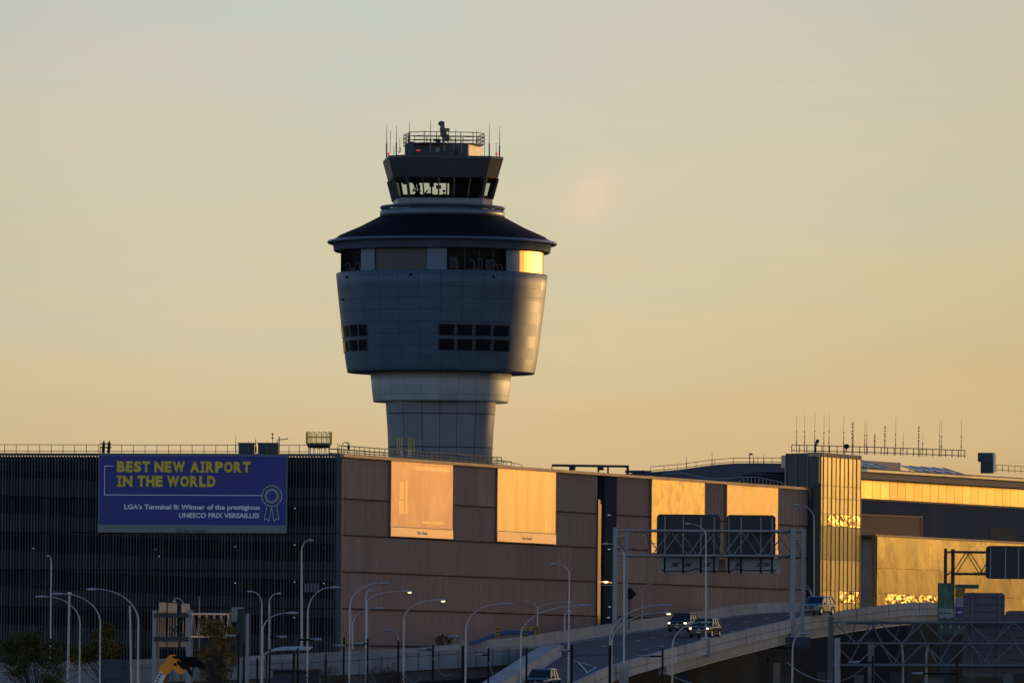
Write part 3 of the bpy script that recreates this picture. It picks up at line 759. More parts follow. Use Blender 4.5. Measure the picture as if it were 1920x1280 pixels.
# eaves, gutter, roof
b = MB(); b.lathe([(m_(186), th(466)), (m_(201), th(474)), (m_(203), th(472)), (m_(205), th(459)), (m_(208), th(458))], C2, 128); b.build('eaves_band', panel_mat('eaves cladding', (.11, .15, .21), 36, 9, .5, dark=.7), tower)
gut = []
for i in range(11):
    t = 2*math.pi*i/10; gut.append((m_(212)+.22*math.cos(t), th(456)+.20*math.sin(t)))
b = MB(); b.lathe(gut, C2, 128); b.build('gutter', mat('gutter metal', (.20, .23, .28), .35, .7), tower)
# seamed roof
rm_ = bpy.data.materials.new('standing seam roof'); rm_.use_nodes = True; nt2 = rm_.node_tree; pb_ = nt2.nodes['Principled BSDF']
tc2 = N(nt2, 'ShaderNodeTexCoord'); s2 = N(nt2, 'ShaderNodeSeparateXYZ'); nt2.links.new(tc2.outputs['Object'], s2.inputs[0])
an = math_(nt2, 'MULTIPLY', math_(nt2, 'ARCTAN2', s2.outputs[0], s2.outputs[1]), 150/(2*math.pi))
fr = math_(nt2, 'FRACT', math_(nt2, 'ADD', an, 200)); hi = math_(nt2, 'LESS_THAN', fr, .22)
nz2 = N(nt2, 'ShaderNodeTexNoise'); nz2.inputs['Scale'].default_value = .8; nt2.links.new(tc2.outputs['Object'], nz2.inputs[0])
nt2.links.new(mixc(nt2, hi, (.008, .010, .014), (.017, .021, .029)), pb_.inputs['Base Color'])
nt2.links.new(math_(nt2, 'MULTIPLY_ADD', nz2.outputs[0], .3, .5), pb_.inputs['Roughness']); pb_.inputs['Specular IOR Level'].default_value = .06
b = MB(); b.lathe([(m_(211), th(454.5)), (m_(196), th(446.5)), (m_(194), th(444)), (m_(155), th(427)), (m_(115), th(406)), (m_(80), th(405))], C2, 144); b.build('roof', rm_, tower)
b = MB(); b.lathe([(m_(110), th(408)), (m_(116.5), th(408)), (m_(117.5), th(402)), (m_(116.5), th(396.5)), (m_(112), th(395.5)), (m_(90), th(395.5))], C2, 96); b.build('roof_ring', panel_mat('ring cladding', (.14, .18, .24), 30, 9, .5, dark=.7), tower)
gut = [(m_(114)+.20*math.cos(2*math.pi*i/8), th(390.5)+.20*math.sin(2*math.pi*i/8)) for i in range(9)]
b = MB(); b.lathe(gut, C2, 96)
for i in range(20):
    a = 2*math.pi*i/20; b.bar((C2[0]+m_(113)*math.sin(a), C2[1]-m_(113)*math.cos(a), th(397)), (C2[0]+m_(113)*math.sin(a), C2[1]-m_(113)*math.cos(a), th(391)), .08)
b.build('walkway_rail', mat('ring rail', (.10, .12, .15), .4, .6), tower)
# cab: chamfered square, turned slightly
CR = R(4.5)
def oct_pts(apo, cut, z, rot=CR, c=C2):
    a = apo; k = apo-cut
    pts = [(-k, -a), (k, -a), (a, -k), (a, k), (k, a), (-k, a), (-a, k), (-a, -k)]
    co_, si_ = math.cos(rot), math.sin(rot)
    return [Vector((c[0]+x*co_-y*si_, c[1]+x*si_+y*co_, z)) for x, y in pts]
def cab_ap(y):     # apothem in px at a row
    return 88+(107-88)*(376-y)/(376-303)
dark = mat('cab dark cladding', (.045, .05, .062), .5, .1, var=.15)
bronze = M['navy']
b = MB(); b.loft([oct_pts(m_(90), m_(20), th(397)), oct_pts(m_(88.5), m_(20), th(376))]); b.build('cab_base', mat('cab base cladding', (.17, .19, .20), .5, .1), tower)
b = MB(); b.loft([oct_pts(m_(cab_ap(338)), m_(24), th(338)), oct_pts(m_(cab_ap(304)), m_(25), th(304)), oct_pts(m_(107.5), m_(25), th(303)), oct_pts(m_(107), m_(25), th(298))]); b.build('cab_fascia', dark, tower)
b = MB(); b.loft([oct_pts(m_(84), m_(20), th(376)), oct_pts(m_(84), m_(20), th(374))]); b.build('cab_floor', M['void'], tower)
# mullions and panes round the cab
lo, hi_ = oct_pts(m_(cab_ap(376)), m_(20), th(376)), oct_pts(m_(cab_ap(338)), m_(24), th(338))
cabglass = glass_mat('cab glass', (.80, .84, .82), .04)
for i in range(8):
    a0, a1, b0, b1 = lo[i], lo[(i+1) % 8], hi_[i], hi_[(i+1) % 8]
    long_ = i in (0, 2, 4, 6); npn = 5 if long_ else 1
    mu = MB(); mu.bar(a0, b0, .20, 6); mu.build('corner_mullion', dark, tower)
    for j in range(npn):
        q = [a0.lerp(a1, j/npn), a0.lerp(a1, (j+1)/npn), b0.lerp(b1, (j+1)/npn), b0.lerp(b1, j/npn)]
        g_ = MB(); g_.quad(*q); g_.build('cab_pane', cabglass, tower)
        if j: mu = MB(); mu.bar(q[0], q[3], .10, 6); mu.build('mullion', dark, tower)
# cab interior
core = MB(); core.box((C2[0]+m_(45), C2[1]+m_(30), (th(376)+th(338))/2), (m_(62), m_(70), th(338)-th(376)), CR); core.build('stair_core', M['void'], tower)
dk = MB(); dk.loft([oct_pts(m_(78), m_(18), th(375)), oct_pts(m_(80), m_(18), th(369.5))]); dk.build('console_desk', M['black'], tower)
def crp(x, y, dy=0.0): return Vector((C2[0]+(x-831)/16.0, C2[1]-m_(70)+dy, th(y)))
sc_ = [(811, 352, 8, 10), (824, 356.5, 9, 7), (787, 357, 6, 7), (779, 350, 7, 4), (760, 348, 7, 8), (806, 370, 14, 5), (785, 368, 8, 8), (870, 366, 14, 3), (890, 364, 10, 4)]
for x, y, w_, h_ in sc_:
    b = MB(); c = crp(x, y-2, random.uniform(0, 1.2)); b.box(c, (w_/16, .12, h_/16), random.uniform(-.3, .3)); b.build('screen', M['black'], tower)
for path in (((778, 343), (784, 350), (790, 347), (797, 345)), ((784, 372), (787, 360), (784, 350)), ((811, 372), (811, 340)), ((818, 345), (823, 348), (824, 354)), ((824, 360), (825, 367), (822, 372)), ((797, 372), (801, 366), (804, 362)), ((776, 345), (780, 356), (776, 366)), ((786, 375), (788, 362), (786, 344))):
    b = MB(); b.tube([crp(x, y-2, .5) for x, y in path], .09, 5); b.build('monitor_arm', M['black'], tower)
for x in (781, 788, 834):
    b = MB(); c = crp(x, 371, 1.5); b.tube([c+Vector((0, 0, -.5)), c, c+Vector((0, 0, .35))], [.28, .3, .12], 8); b.sphere(c+Vector((0, 0, .62)), .17); b.build('chair_back', M['black'], tower)
# penthouse with deck, rail and gear
CP = (C2[0]+m_(1), C2[1]+2)
ph0, ph1 = oct_pts(m_(61), m_(3), th(299), R(-13), CP), oct_pts(m_(61), m_(3), th(271), R(-13), CP)
b = MB(); b.loft([ph0, ph1]); b.build('penthouse', mat('penthouse cladding', (.055, .06, .075), .6, 0), tower)
b = MB(); b.loft([oct_pts(m_(70), m_(22), th(272), R(8), CP), oct_pts(m_(70), m_(22), th(270), R(8), CP)]); b.build('penthouse_deck', M['steel_dark'], tower)
b = MB(); nx = (ph0[2]-ph0[3]).cross(Vector((0, 0, 1))).normalized(); nx = -nx if nx.dot(ph0[2]-Vector((CP[0], CP[1], ph0[2].z))) < 0 else nx
q = [ph0[2].lerp(ph0[3], .05), ph0[2].lerp(ph0[3], .95), ph1[2].lerp(ph1[3], .95), ph1[2].lerp(ph1[3], .05)]
b.hexa([q[0], q[1], q[1]+nx*.04, q[0]+nx*.04, q[3], q[2], q[2]+nx*.04, q[3]+nx*.04]); b.build('sunlit_side', mat('sunlit side tint', (.6, .55, .45), .6), tower)  # pale sheet stands in for sunlight on the right face
rp = oct_pts(m_(70), m_(24), th(270), R(8), CP); rp.append(rp[0])
rl = rail_run(rp, 1.55, 1.25, .045, 3, .05); rl.build('penthouse_railing', mat('tower rail', (.09, .085, .08), .5, .4), tower)
for (x, y0, w_, h_, m1) in ((821.5, 284, 7, 8, M['tray_grey']), (846, 288, 16, 13, M['navy_dark']), (772, 282, 10, 26, M['navy'])):
    b = MB(); b.box((C2[0]+(x-831)/16, C2[1]-m_(63)+1.2, th(y0)), (w_/16, .25, h_/16), R(-13)); b.build('wall_cabinet', m1, tower)
# surveillance head on the deck
b = MB(); c = Vector((C2[0]+.1, C2[1]-1, th(270)))
def tp(x, y, d=0): return Vector((C2[0]+(x-831)/16, C2[1]-1+d, th(y)))
b.tube([tp(832, 270), tp(832, 256), tp(831, 250)], [.16, .2, .3], 8); b.sphere(tp(832, 252), (.42, .42, .5)); b.box(tp(834, 244.5), (1.15, .8, .32)); b.tube([tp(832, 243), tp(829, 236), tp(827, 233)], [.2, .28, .34], 8); b.sphere(tp(828, 233), (.42, .4, .32)); b.box(tp(829.5, 240), (.5, .5, .5)); b.sphere(tp(838.5, 260), (.38, .3, .45))
b.build('surveillance_head', mat('grey instrument casing', (.13, .12, .10), .5), tower)
b = MB(); b.box(tp(818, 264), (.5, .4, .3)); b.tube([tp(813, 268), tp(818, 262), tp(824, 267)], .05, 5); b.box(tp(822, 266), (.6, .3, .3)); b.build('deck_gear', M['steel_dark'], tower)
# whips round the cab roof: things fixed to the tower, so parts
def whip(x, yt, yb, dy, r=.045, ym=None):
    b = MB(); p, q = tp(x, yb, dy), tp(x, yt, dy); ym = ym or (yb+(yt-yb)*.42); k = tp(x, ym, dy)
    b.tube([p, k], r*2.1, 6); b.tube([k, q], [r*1.1, r*.5], 5); b.build('whip_antenna', mat('antenna grey', (.10, .10, .10), .5), tower)
for a_ in ((726, 236, 299, -1.5), (745, 243, 299, -5.5), (768, 232, 273, 0), (808.5, 232, 292, -5), (854.5, 242, 272, 2), (894, 243, 273, 0), (918, 236, 299, -3), (937, 237, 299, 1)): whip(*a_)
for x, yt, yb in ((733.5, 252, 293), (751, 265, 293), (740, 280, 296), (931, 272, 297), (909, 258, 297), (834, 262, 288), (851, 270, 287), (866, 270, 292)): 
    b = MB(); b.bar(tp(x, yb, -4), tp(x, yt, -4), .035, 5); b.build('thin_antenna', M['steel'], tower)
b = MB(); b.tube([tp(748, 291, -5), tp(750, 293, -5), tp(752, 291, -5), tp(752.5, 284, -5)], .05, 5); b.build('antenna_bracket', M['steel_dark'], tower)
red = emat('red obstruction lamp', (1.0, .06, .06), .7)
for x, y, d in ((730, 293.5, -3), (931.5, 290.5, -2)):
    b = MB(); b.sphere(tp(x, y, d), (.15, .15, .17)); b.bar(tp(x, y+5, d), tp(x, y, d), .08); b.build('obstruction_lamp', red, tower)
b = MB(); b.box((C2[0]+(785.5-831)/16, C2[1]-m_(63)+.0, th(286.5)), (.42, .12, .14)); b.build('exit_lamp', red, tower)

# =============================================================== TERMINAL BUILDINGS ON THE RIGHT
gold1 = mat('sunset tint curtain glass', (.42, .33, .15), .30, .9, var=.4, scale=.25, stretch=(1, 1, .3), bump=.008, bscale=.6)  # sunset reflection put into these glass tints
gold2 = mat('sunset tint clerestory glass', (.82, .56, .18), .3, .9, var=.12, scale=.15)
goldw = mat('wavy sunset tint glass', (.90, .62, .24), .24, .95, var=.2, scale=.4, bump=.16, bscale=.8)
gold3 = mat('dull sunset tint hall glass', (.40, .29, .095), .28, .85, var=.5, scale=.16, stretch=(1, 1, .5), bump=.05, bscale=.5)
def plan(px0, Z0, px1, Z1): return Plane((X(px0, Z0, 1000), Z0), (X(px1, Z1, 1000), Z1))
# glass stair block
GA = plan(1535, 872, 1613, 882.5); GBk = plan(1535, 872, 1472, 876)
blk = thing('glass_block', GA.pt(0, 0), 'tall corner block with dark left side and gold curtain glass facing right', 'building')
zt_ = Zh(1535, 848.5, 872)
b = MB(); b.slab(GA, 0.0, GA.len, 0, zt_, -.4, -.05); b.build('core_wall', M['navy_dark'], blk)
rr = random.Random(3); np_ = 10
seams = [Zh(1535, y, 872) for y in (848.5, 909, 932.5, 962, 985, 1048, 1106, 1128, 1300)]
for i in range(np_):
    b = MB()
    for j in range(len(seams)-1):
        t_ = rr.uniform(.85, 1.12)
        if (j == 3 and i > 1) or (j == 6 and i > 4):
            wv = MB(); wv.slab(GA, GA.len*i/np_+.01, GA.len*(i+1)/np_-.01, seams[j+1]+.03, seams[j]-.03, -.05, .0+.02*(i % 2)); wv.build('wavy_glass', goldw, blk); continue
        if j == 4: t_ *= .30  # darker row painted in as an uneven reflection
        if j == 5: t_ *= .8
        b.slab(GA, GA.len*i/np_+.01, GA.len*(i+1)/np_-.01, seams[j+1]+.03, seams[j]-.03, -.05, .0+.02*(i % 2), tone=t_)
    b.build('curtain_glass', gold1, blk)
for i in range(np_+1):
    b = MB(); k_ = GA.len*i/np_; b.slab(GA, k_-.035, k_+.035, 0, zt_-.02, .0, .07); b.build('mullion', M['gold_frame'], blk)
b = MB(); b.slab(GBk, 0, GBk.len, 0, zt_, -.3, 0)
b.build('dark_side', M['navy_dark'], blk)
for k_ in (0.02, .33, .67, .985):
    b = MB(); b.slab(GBk, GBk.len*k_-.05, GBk.len*k_+.05, 0, zt_+.02, 0, .07); b.build('side_trim', mat('side trim grey', (.14, .18, .20), .5, .2), blk)
b = MB(); b.slab(GBk, GBk.len*.995, GBk.len+.25, 0, zt_-.4, -.4, -.1); b.slab(GA, -.02, GA.len+.05, zt_-.4, zt_+.05, -1.2, .03); b.build('roof_edge', M['tan'], blk)
b = MB(); b.slab(GBk, -.2, .15, 0, Zh(1535, 905, 872), .05, .9); b.build('down_pipe', M['steel_dark'], blk)
# long terminal
T = plan(1613, 914, 1925, 952); TL = T.len+45
term = thing('terminal_building', T.pt(0, 0), 'long terminal building with a glowing clerestory strip and blue wall', 'building')
def tz(y): return Zh(1613, y, 914)
b = MB(); b.slab(T, 0, TL, 0, tz(936), -8, 0); b.build('lower_wall', mat('slate blue wall', (.030, .050, .085), .75, 0, var=.2, scale=.2, spec=.2), term)
for i in range(int(TL/2.1)):
    b = MB(); b.slab(T, i*2.1+.05, (i+1)*2.1-.02, tz(933), tz(897.5), -1.0, -.62, tone=rr.uniform(.86, 1.08)*(1.0 if i > 3 else 1.25)); 
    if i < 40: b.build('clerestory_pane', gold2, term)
b = MB(); b.slab(T, 0, TL, tz(935.5), tz(933.5), -.9, .12); b.build('sill', M['steel_dark'], term)
b = MB(); b.slab(T, 0, TL, tz(897), tz(884.5), -6, .35); b.build('fascia', M['tan'], term)
b = MB(); b.slab(T, -.1, TL, tz(884), tz(879.5), -.6, .75); b.build('cornice', mat('sunlit cornice tint', (1.0, .80, .45), .45, .6), term)  # bright sunlit look put into the cornice colour
b = MB(); b.slab(T, 0, TL, tz(884), tz(876), -14, -.7); b.build('roof', M['roof_blue'], term)
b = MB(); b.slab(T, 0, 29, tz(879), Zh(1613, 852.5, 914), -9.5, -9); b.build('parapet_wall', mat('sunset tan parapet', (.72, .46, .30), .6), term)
b = MB(); b.slab(T, 33, 40, Zh(1613, 1030, 914), Zh(1613, 976, 914), -.05, .05); b.build('doorway', mat('olive doorway', (.05, .055, .045), .8), term)
b = MB(); b.slab(T, .0, TL, tz(936.2), tz(935.2), .0, .05); b.build('drip_line', M['gold_frame'], term)
# solar racks
def solar(xa, xb, ya, yb, label):
    ka, kb = T.hit(xa, ya)[0], T.hit(xb, ya)[0]
    z1 = Zh(xa, ya, 917)+.1; z0 = Zh(xa, yb, 917)
    o = thing('solar_rack', T.pt((ka+kb)/2, z0-.3, -2.5), label, 'solar panels')
    n = 4
    for i in range(n):
        p = MB(); a, c = ka+(kb-ka)*i/n, ka+(kb-ka)*(i+.9)/n
        q = [T.pt(a+.55, z0, -2), T.pt(c+.55, z0, -2), T.pt(c-.3, z1, -5), T.pt(a-.3, z1, -5)]
        p.quad(*q); q2 = [v-Vector((0, 0, .08)) for v in q]; p.quad(*q2[::-1]); p.build('panel', M['solar'], o)
        e = MB(); e.bar(q[1]+Vector((.1, 0, 0)), q[2]+Vector((.1, 0, 0)), .05); e.bar(q[0].lerp(q[3], .5), q[1].lerp(q[2], .5), .04); e.bar(q[0], q[0]-Vector((0, 0, .5)), .05); e.bar(q[3], q[3]-Vector((0, 0, 1.6)), .05); e.build('frame', M['alu'], o)
    return o
solar(1614, 1694, 859.5, 874, 'left rack of tilted solar panels behind the bright cornice')
solar(1765, 1848, 866, 881, 'right rack of tilted solar panels beside the dark rooftop unit')
# rooftop unit
ru = thing('rooftop_unit', P(1849, 884, 938), 'dark boxy rooftop unit with a sunlit right edge beside solar panels', 'rooftop unit')
b = MB(); c0 = P(1849, 857, 938); b.box(c0, (28/17.3, 1.6, 17/17.3), -.2); b.build('upper_casing', M['navy'], ru)
b = MB(); c0 = P(1851, 876, 938); b.box(c0, (22/17.3, 1.4, 22/17.3), -.2); b.build('lower_casing', M['navy_dark'], ru)
b = MB(); b.box(P(1864.5, 867, 938.2), (.12, 1.5, 36/17.3), -.2); b.build('sunlit_edge', M['white'], ru)  # white strip stands in for the sunlit edge
# railing and antenna farm over the block
o = rail_run([P(1484.5, 848, 900), P(1640, 852, 906), P(1809, 858, 915)], .95, .80, .045, 2, .05)
tag(o.build('antenna_railing', M['rail'], None), 'close spaced rusty railing below the row of antenna masts', 'railing')
o = rail_run([P(1868, 884, 936), P(1960, 889, 944)], 1.2, .75, .03, 2)
tag(o.build('roof_railing', M['rail'], None), 'thin railing at the far right roof edge beyond the rooftop unit', 'railing')
am = ((1493.3, 777), (1508.3, 777), (1527.3, 774), (1544.5, 780), (1554, 776), (1581.5, 778), (1597.5, 790), (1599.5, 789), (1621, 786), (1624.8, 787), (1639.5, 813), (1658.7, 797), (1679, 782), (1693, 811), (1722, 797), (1729.5, 812), (1761.5, 785), (1765, 789), (1802, 786))
lab_am = ['leftmost tall mast of the rooftop antenna row', 'second tall mast from the left of the rooftop antenna row', 'tall pale mast behind the small man shaped bracket', 'thin mast left of the clamped mast over the gold block', 'tall clamped mast over the left edge of the gold block', 'tall mast above the round black dish', 'knobbly mast just right of the black dish', 'thin mast leaning on the knobbly mast by the dish', 'thin pale mast of the close pair over the gold glass', 'darker mast of the close pair over the gold glass', 'short knobbly mast in the middle of the antenna row', 'medium clamped mast in the middle of the antenna row', 'tall thin mast above the left solar rack', 'short thin mast right of the tall one above the solar rack', 'medium knobbly mast in the right half of the antenna row', 'short mast close right of the medium knobbly one', 'tall mast, left of the close pair near the right end', 'tall mast, right of the close pair near the right end', 'rightmost lone tall mast of the rooftop antenna row']
for i, ((x, y), lb) in enumerate(zip(am, lab_am)):
    Zm = 902+i*.6; yb = 848+(x-1484)*.03
    knob = i in (6, 10, 11, 14)
    mast(x, y, yb, Zm, .038 if not knob else .05, label=lb, group='antenna masts on the terminal roof', clamps=(.5, .62, .7, .82, .92) if knob else (.28, .55), lean=.8)
dish = thing('roof_dish', P(1587, 848, 905), 'round black dish on the roof among the antenna masts', 'dish')
b = MB(); b.sphere(P(1587, 836.5, 905), (.34, .3, .26), 12); b.build('dish_body', M['black'], dish); b = MB(); b.bar(P(1587, 848, 905), P(1587, 837, 905), .06); b.build('stem', M['steel_dark'], dish)
b = MB(); b.tube([P(1529, 848, 901), P(1530, 830, 901), P(1532, 824, 901)], .09, 6); b.box(P(1533, 827, 901), (.3, .2, .4)); b.box(P(1530, 834, 901), (.35, .2, .2))
tag(b.build('camera_mast', M['black'], None), 'black camera bracket standing above the railing near its left end', 'camera')
# lit lower roof wall and blue slab behind, brown box
b = MB(); bxp = plan(1615, 902, 1728, 912); b.slab(bxp, 0, bxp.len, Zh(1615, 1006, 902), Zh(1615, 964.5, 902), -4, 0)
bx = thing('brown_annex', bxp.pt(0, 0), 'low brown ribbed annex roof box in front of the blue wall', 'annex')
b.build('wall', mat('rust brown sheet', (.34, .15, .065), .6, 0, var=.15, scale=.4), bx)
b = MB(); b.slab(bxp, -.05, bxp.len+.05, Zh(1615, 965, 902), Zh(1615, 963.3, 902), -4, .12); b.build('coping', M['gold_frame'], bx)
b = MB(); b.slab(bxp, bxp.len-.12, bxp.len+.02, Zh(1615, 1006, 902), Zh(1615, 965.5, 902), 0, .1); b.build('corner_trim', M['coping'], bx)
b = MB(); b.slab(bxp, 0, bxp.len, 0, Zh(1615, 1006.5, 902), -4, -.1); b.build('base_wall', M['navy_dark'], bx)
# lower glass hall
H = plan(1640, 884, 1925, 922); HL = H.len+40
hall = thing('glass_hall', H.pt(0, 0), 'low hall with broad dull gold glass wall behind the ramp', 'building')
hz = lambda y: Zh(1640, y, 884)
rr = random.Random(11); lv = [hz(y) for y in (1004.5, 1064, 1112, 1142)]+[0]
i = 0; k_ = 0.0
while k_ < HL:
    wd = 2.9; b = MB()
    for j in range(4):
        if j == 2 and 1.5 < k_ < 18:
            wv = MB(); wv.slab(H, k_+.012, k_+wd-.012, lv[3]+.015, lv[2]-.015, -.3, 0); wv.build('wavy_glass', goldw, hall); continue
        b.slab(H, k_+.012, k_+wd-.012, lv[j+1]+.015, lv[j]-.015, -.3, 0, tone=rr.uniform(.82, 1.12)*(1, .95, .9, .7)[j])
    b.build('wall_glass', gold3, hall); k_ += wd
b = MB(); b.slab(H, -.2, HL, hz(1004.5), hz(1001.5), -8, .22); b.build('roof_edge', M['coping'], hall)
HS = plan(1640, 884, 1613.5, 888)
b = MB(); b.slab(HS, 0, HS.len, 0, hz(1001.5), -.3, 0); b.build('side_wall', M['navy_dark'], hall)
b = MB(); b.slab(H, .0, .22, 0, hz(1002), .0, .12); b.build('corner_trim', M['gold_frame'], hall)
# curved dark roof beyond the garage
cv = thing('curved_roof_hall', P(1380, 1200, 960), 'distant hall with a swooping dark blue roof behind the brown wall', 'building')
b = MB(); prf = [(1165, 889), (1220, 884.5), (1270, 880.5), (1305, 875.5), (1340, 871), (1375, 868.3), (1420, 867.8), (1475, 868.5), (1490, 869)]
for (x0, y0), (x1, y1) in zip(prf, prf[1:]):
    a0, a1 = P(x0, y0, 955), P(x1, y1, 955); q = []
    b.hexa([Vector((a0.x, 955, 0)), Vector((a1.x, 955, 0)), Vector((a1.x, 990, 0)), Vector((a0.x, 990, 0)), a0, a1, Vector((a1.x, 990, a1.z+.3)), Vector((a0.x, 990, a0.z+.3))])
b.build('roof', M['roof_blue'], cv)
b = MB(); b.box(P(1436, 898, 953), (5.2, 3, .95)); b.build('louvre_opening', M['void'], cv)
b = MB()
b.tube([P(x, y, 953) for x, y in ((1386, 903), (1397, 895), (1410, 893), (1440, 894), (1470, 897))], .12, 6); b.build('canopy_edge', M['steel'], cv)
pts = [P(x, y+.5, 957) for x, y in prf[1:]]
o = rail_run(pts, 2.0, .62, .035, 2); o.build('roof_rail', M['rail'], cv)
for (x, y) in ((1287, 856), (1335, 848), (1413, 852), (1432, 852)):
    mast(x, y, 878 if x < 1340 else 868, 956, .06, label={1287: 'left lone post on the slope of the curved roof', 1335: 'taller lone post where the curved roof levels out', 1413: 'short post under the small camera on the curved roof', 1432: 'short post right of the camera on the curved roof'}[x], cat='post', name='roof_post')
b = MB(); b.tube([P(1405.5, 868, 956), P(1405.5, 851, 956), P(1410, 850, 956)], .06, 6); b.box(P(1408, 851, 956), (.4, .25, .2))
tag(b.build('security_camera', M['steel_dark'], None), 'small camera on a post above the level part of the curved roof', 'security camera')

# ridge added out of view to keep the low sun off the lower walls
rg = MB(); cdir = Vector((sun_dir.x, sun_dir.y, 0)).normalized(); sdir = Vector((cdir.y, -cdir.x, 0))
rc0 = Vector((20, 800, 0)) + cdir*900; hh0 = 36.5 + 900*math.tan(SUN_EL); q0 = None
for i in range(121):
    k = -620 + i*10.4
    h = hh0 + 1.2*noise.noise(Vector((k*.02, 3, 0))) + .8*noise.noise(Vector((k*.11, 7, 0)))
    h -= max(0, abs(k)-500)*.25
    a = rc0 + sdir*k
    q = [a-cdir*90, Vector((a.x, a.y, h)), Vector((a.x, a.y, h-1))+cdir*40, a+cdir*160]
    if q0: 
        for j in range(3): rg.quad(q0[j], q[j], q[j+1], q0[j+1])
    q0 = q
struct(rg.build('sun_block_ridge', mat('dark added ridge', (.03, .035, .03), .95, var=.5, scale=.05)))

# =============================================================== ROADWAYS
def fr_pts(lst): return [P(x, y, Z) for x, y, Z in lst]
RT = fr_pts([(1000, 1311, 640), (1080, 1275, 660), (1140, 1248, 680), (1218, 1225, 703), (1300, 1203, 730), (1359, 1188, 752), (1455, 1166, 786), (1500, 1156, 800), (1560, 1147, 812), (1620, 1138, 822), (1697, 1129.5, 834), (1756, 1129, 842), (1850, 1132, 856)])
FT = fr_pts([(-150, 1243, 704), (0, 1241, 706), (380, 1232, 712), (640, 1221, 718), (812, 1212, 724), (882, 1203, 728), (979, 1193, 736), (1040, 1184, 746), (1119, 1173, 765), (1180, 1164, 785), (1249, 1155, 805), (1337, 1141, 830), (1380, 1134, 840), (1446, 1129, 848), (1500, 1128, 852), (1560, 1130, 856)])
NT = fr_pts([(-150, 1256, 696), (0, 1252, 698), (380, 1240, 702), (640, 1230, 706), (760, 1222, 710), (870, 1216, 714), (960, 1210.5, 719), (1030, 1207, 727)])
DT = fr_pts([(1035, 1207, 728), (1010, 1222, 708), (975, 1245, 680), (930, 1274, 650), (880, 1306, 625)])
def smooth(pts, n=6):
    out = []
    for i in range(len(pts)-1):
        p0 = pts[max(i-1, 0)]; p1 = pts[i]; p2 = pts[i+1]; p3 = pts[min(i+2, len(pts)-1)]
        for j in range(n):
            t = j/n
            out.append(.5*((2*p1)+(p2-p0)*t+(2*p0-5*p1+4*p2-p3)*t*t+(3*p1-p0-3*p2+p3)*t**3))
    out.append(pts[-1]); return out
def resample(pts, n):
    L = [0]
    for a, b in zip(pts, pts[1:]): L.append(L[-1]+(b-a).length)
    out = []; j = 0
    for i in range(n):
        d = L[-1]*i/(n-1)
        while j < len(pts)-2 and L[j+1] < d: j += 1
        t = (d-L[j])/max(L[j+1]-L[j], 1e-6); out.append(pts[j].lerp(pts[j+1], t))
    return out
def sweep(pts, prof, side, b=None, tone=None, cap=True):
    """prof: (offset away from the road, height) closed section"""
    b = b or MB(); secs = []
    for i, p in enumerate(pts):
        d = (pts[min(i+1, len(pts)-1)]-pts[max(i-1, 0)]); d.z = 0; d.normalize(); nn = Vector((d.y, -d.x, 0))*side
        secs.append([p+nn*o+Vector((0, 0, h)) for o, h in prof])
    for i in range(len(secs)-1): b.loft([secs[i], secs[i+1]], tone=(tone(i) if tone else 1.0), cap=(i == 0 and cap, i == len(secs)-2 and cap))
    return b
RTs, FTs, NTs, DTs = smooth(RT), smooth(FT), smooth(NT), smooth(DT)
rt_ = random.Random(9)
segtone = [rt_.uniform(.85, 1.12) for _ in range(200)]
par = [(0, 0), (.38, 0), (.42, -1.15), (.42, -1.25), (-.18, -1.25), (-.18, -1.0), (-.05, -.65)]
rbar = thing('ramp_parapet', RT[4], 'pale concrete parapet and edge girder along the near side of the climbing ramp', 'parapet')
sweep(RTs, par, 1, tone=lambda i: segtone[i//3]).build('parapet', M['concrete_pale'], rbar)
sweep(RTs[20:], [(.15, -1.27), (.15, -2.05), (-.5, -2.05), (-.5, -1.27)], 1, tone=lambda i: segtone[60+i//4]*.9).build('edge_girder', M['concrete'], rbar)
sweep(RTs[20:], [(.40, -2.05), (.40, -2.13), (-.5, -2.13), (-.5, -2.05)], 1).build('flange', M['steel'], rbar)
jb = MB()
for i in range(2, len(RTs)-1, 5):
    p = RTs[i]; d = (RTs[i+1]-p).normalized(); nn = Vector((d.y, -d.x, 0)).normalized()
    jb = MB(); a = p+nn*.43; jb.hexa([a+Vector((0, 0, -1.24)), a+d*.07+Vector((0, 0, -1.24)), a+d*.07-nn*.02+Vector((0, 0, -1.24)), a-nn*.02+Vector((0, 0, -1.24)), a+Vector((0, 0, -.02)), a+d*.07+Vector((0, 0, -.02)), a+d*.07-nn*.02+Vector((0, 0, -.02)), a-nn*.02+Vector((0, 0, -.02))]); jb.build('expansion_joint', M['concrete_dark'], rbar)
sweep(RTs, [(.425, -.62), (.44, -.62), (.44, -.67), (.425, -.67)], 1).build('cast_line', M['concrete_dark'], rbar)
parF = [(0, 0), (.35, 0), (.35, -2.0), (-.2, -2.0), (-.2, -1.0), (-.05, -.6)]
fb = sweep(FTs, parF, -1, tone=lambda i: segtone[i//4]*.95).build('ramp_parapet', M['concrete'], None)
tag(fb, 'long grey parapet along the far side of both ramps, against the brown wall', 'parapet')
nb_t = thing('ramp_parapet', NT[3], 'low grey parapet on the near side of the left branch ramp above black lamp posts', 'parapet')
sweep(NTs, [(0, 0), (.36, 0), (.40, -1.55), (-.2, -1.55), (-.2, -1.0), (-.05, -.6)], 1, tone=lambda i: segtone[100+i//2]).build('parapet', mat('blue grey parapet concrete', (.25, .265, .28), .85, var=.3, scale=.5, stretch=(1, 1, .3)), nb_t)
sweep(NTs, [(.0, -1.57), (.05, -2.5), (-.6, -2.5), (-.6, -1.57)], 1).build('deck_girder', M['concrete_dark'], nb_t)
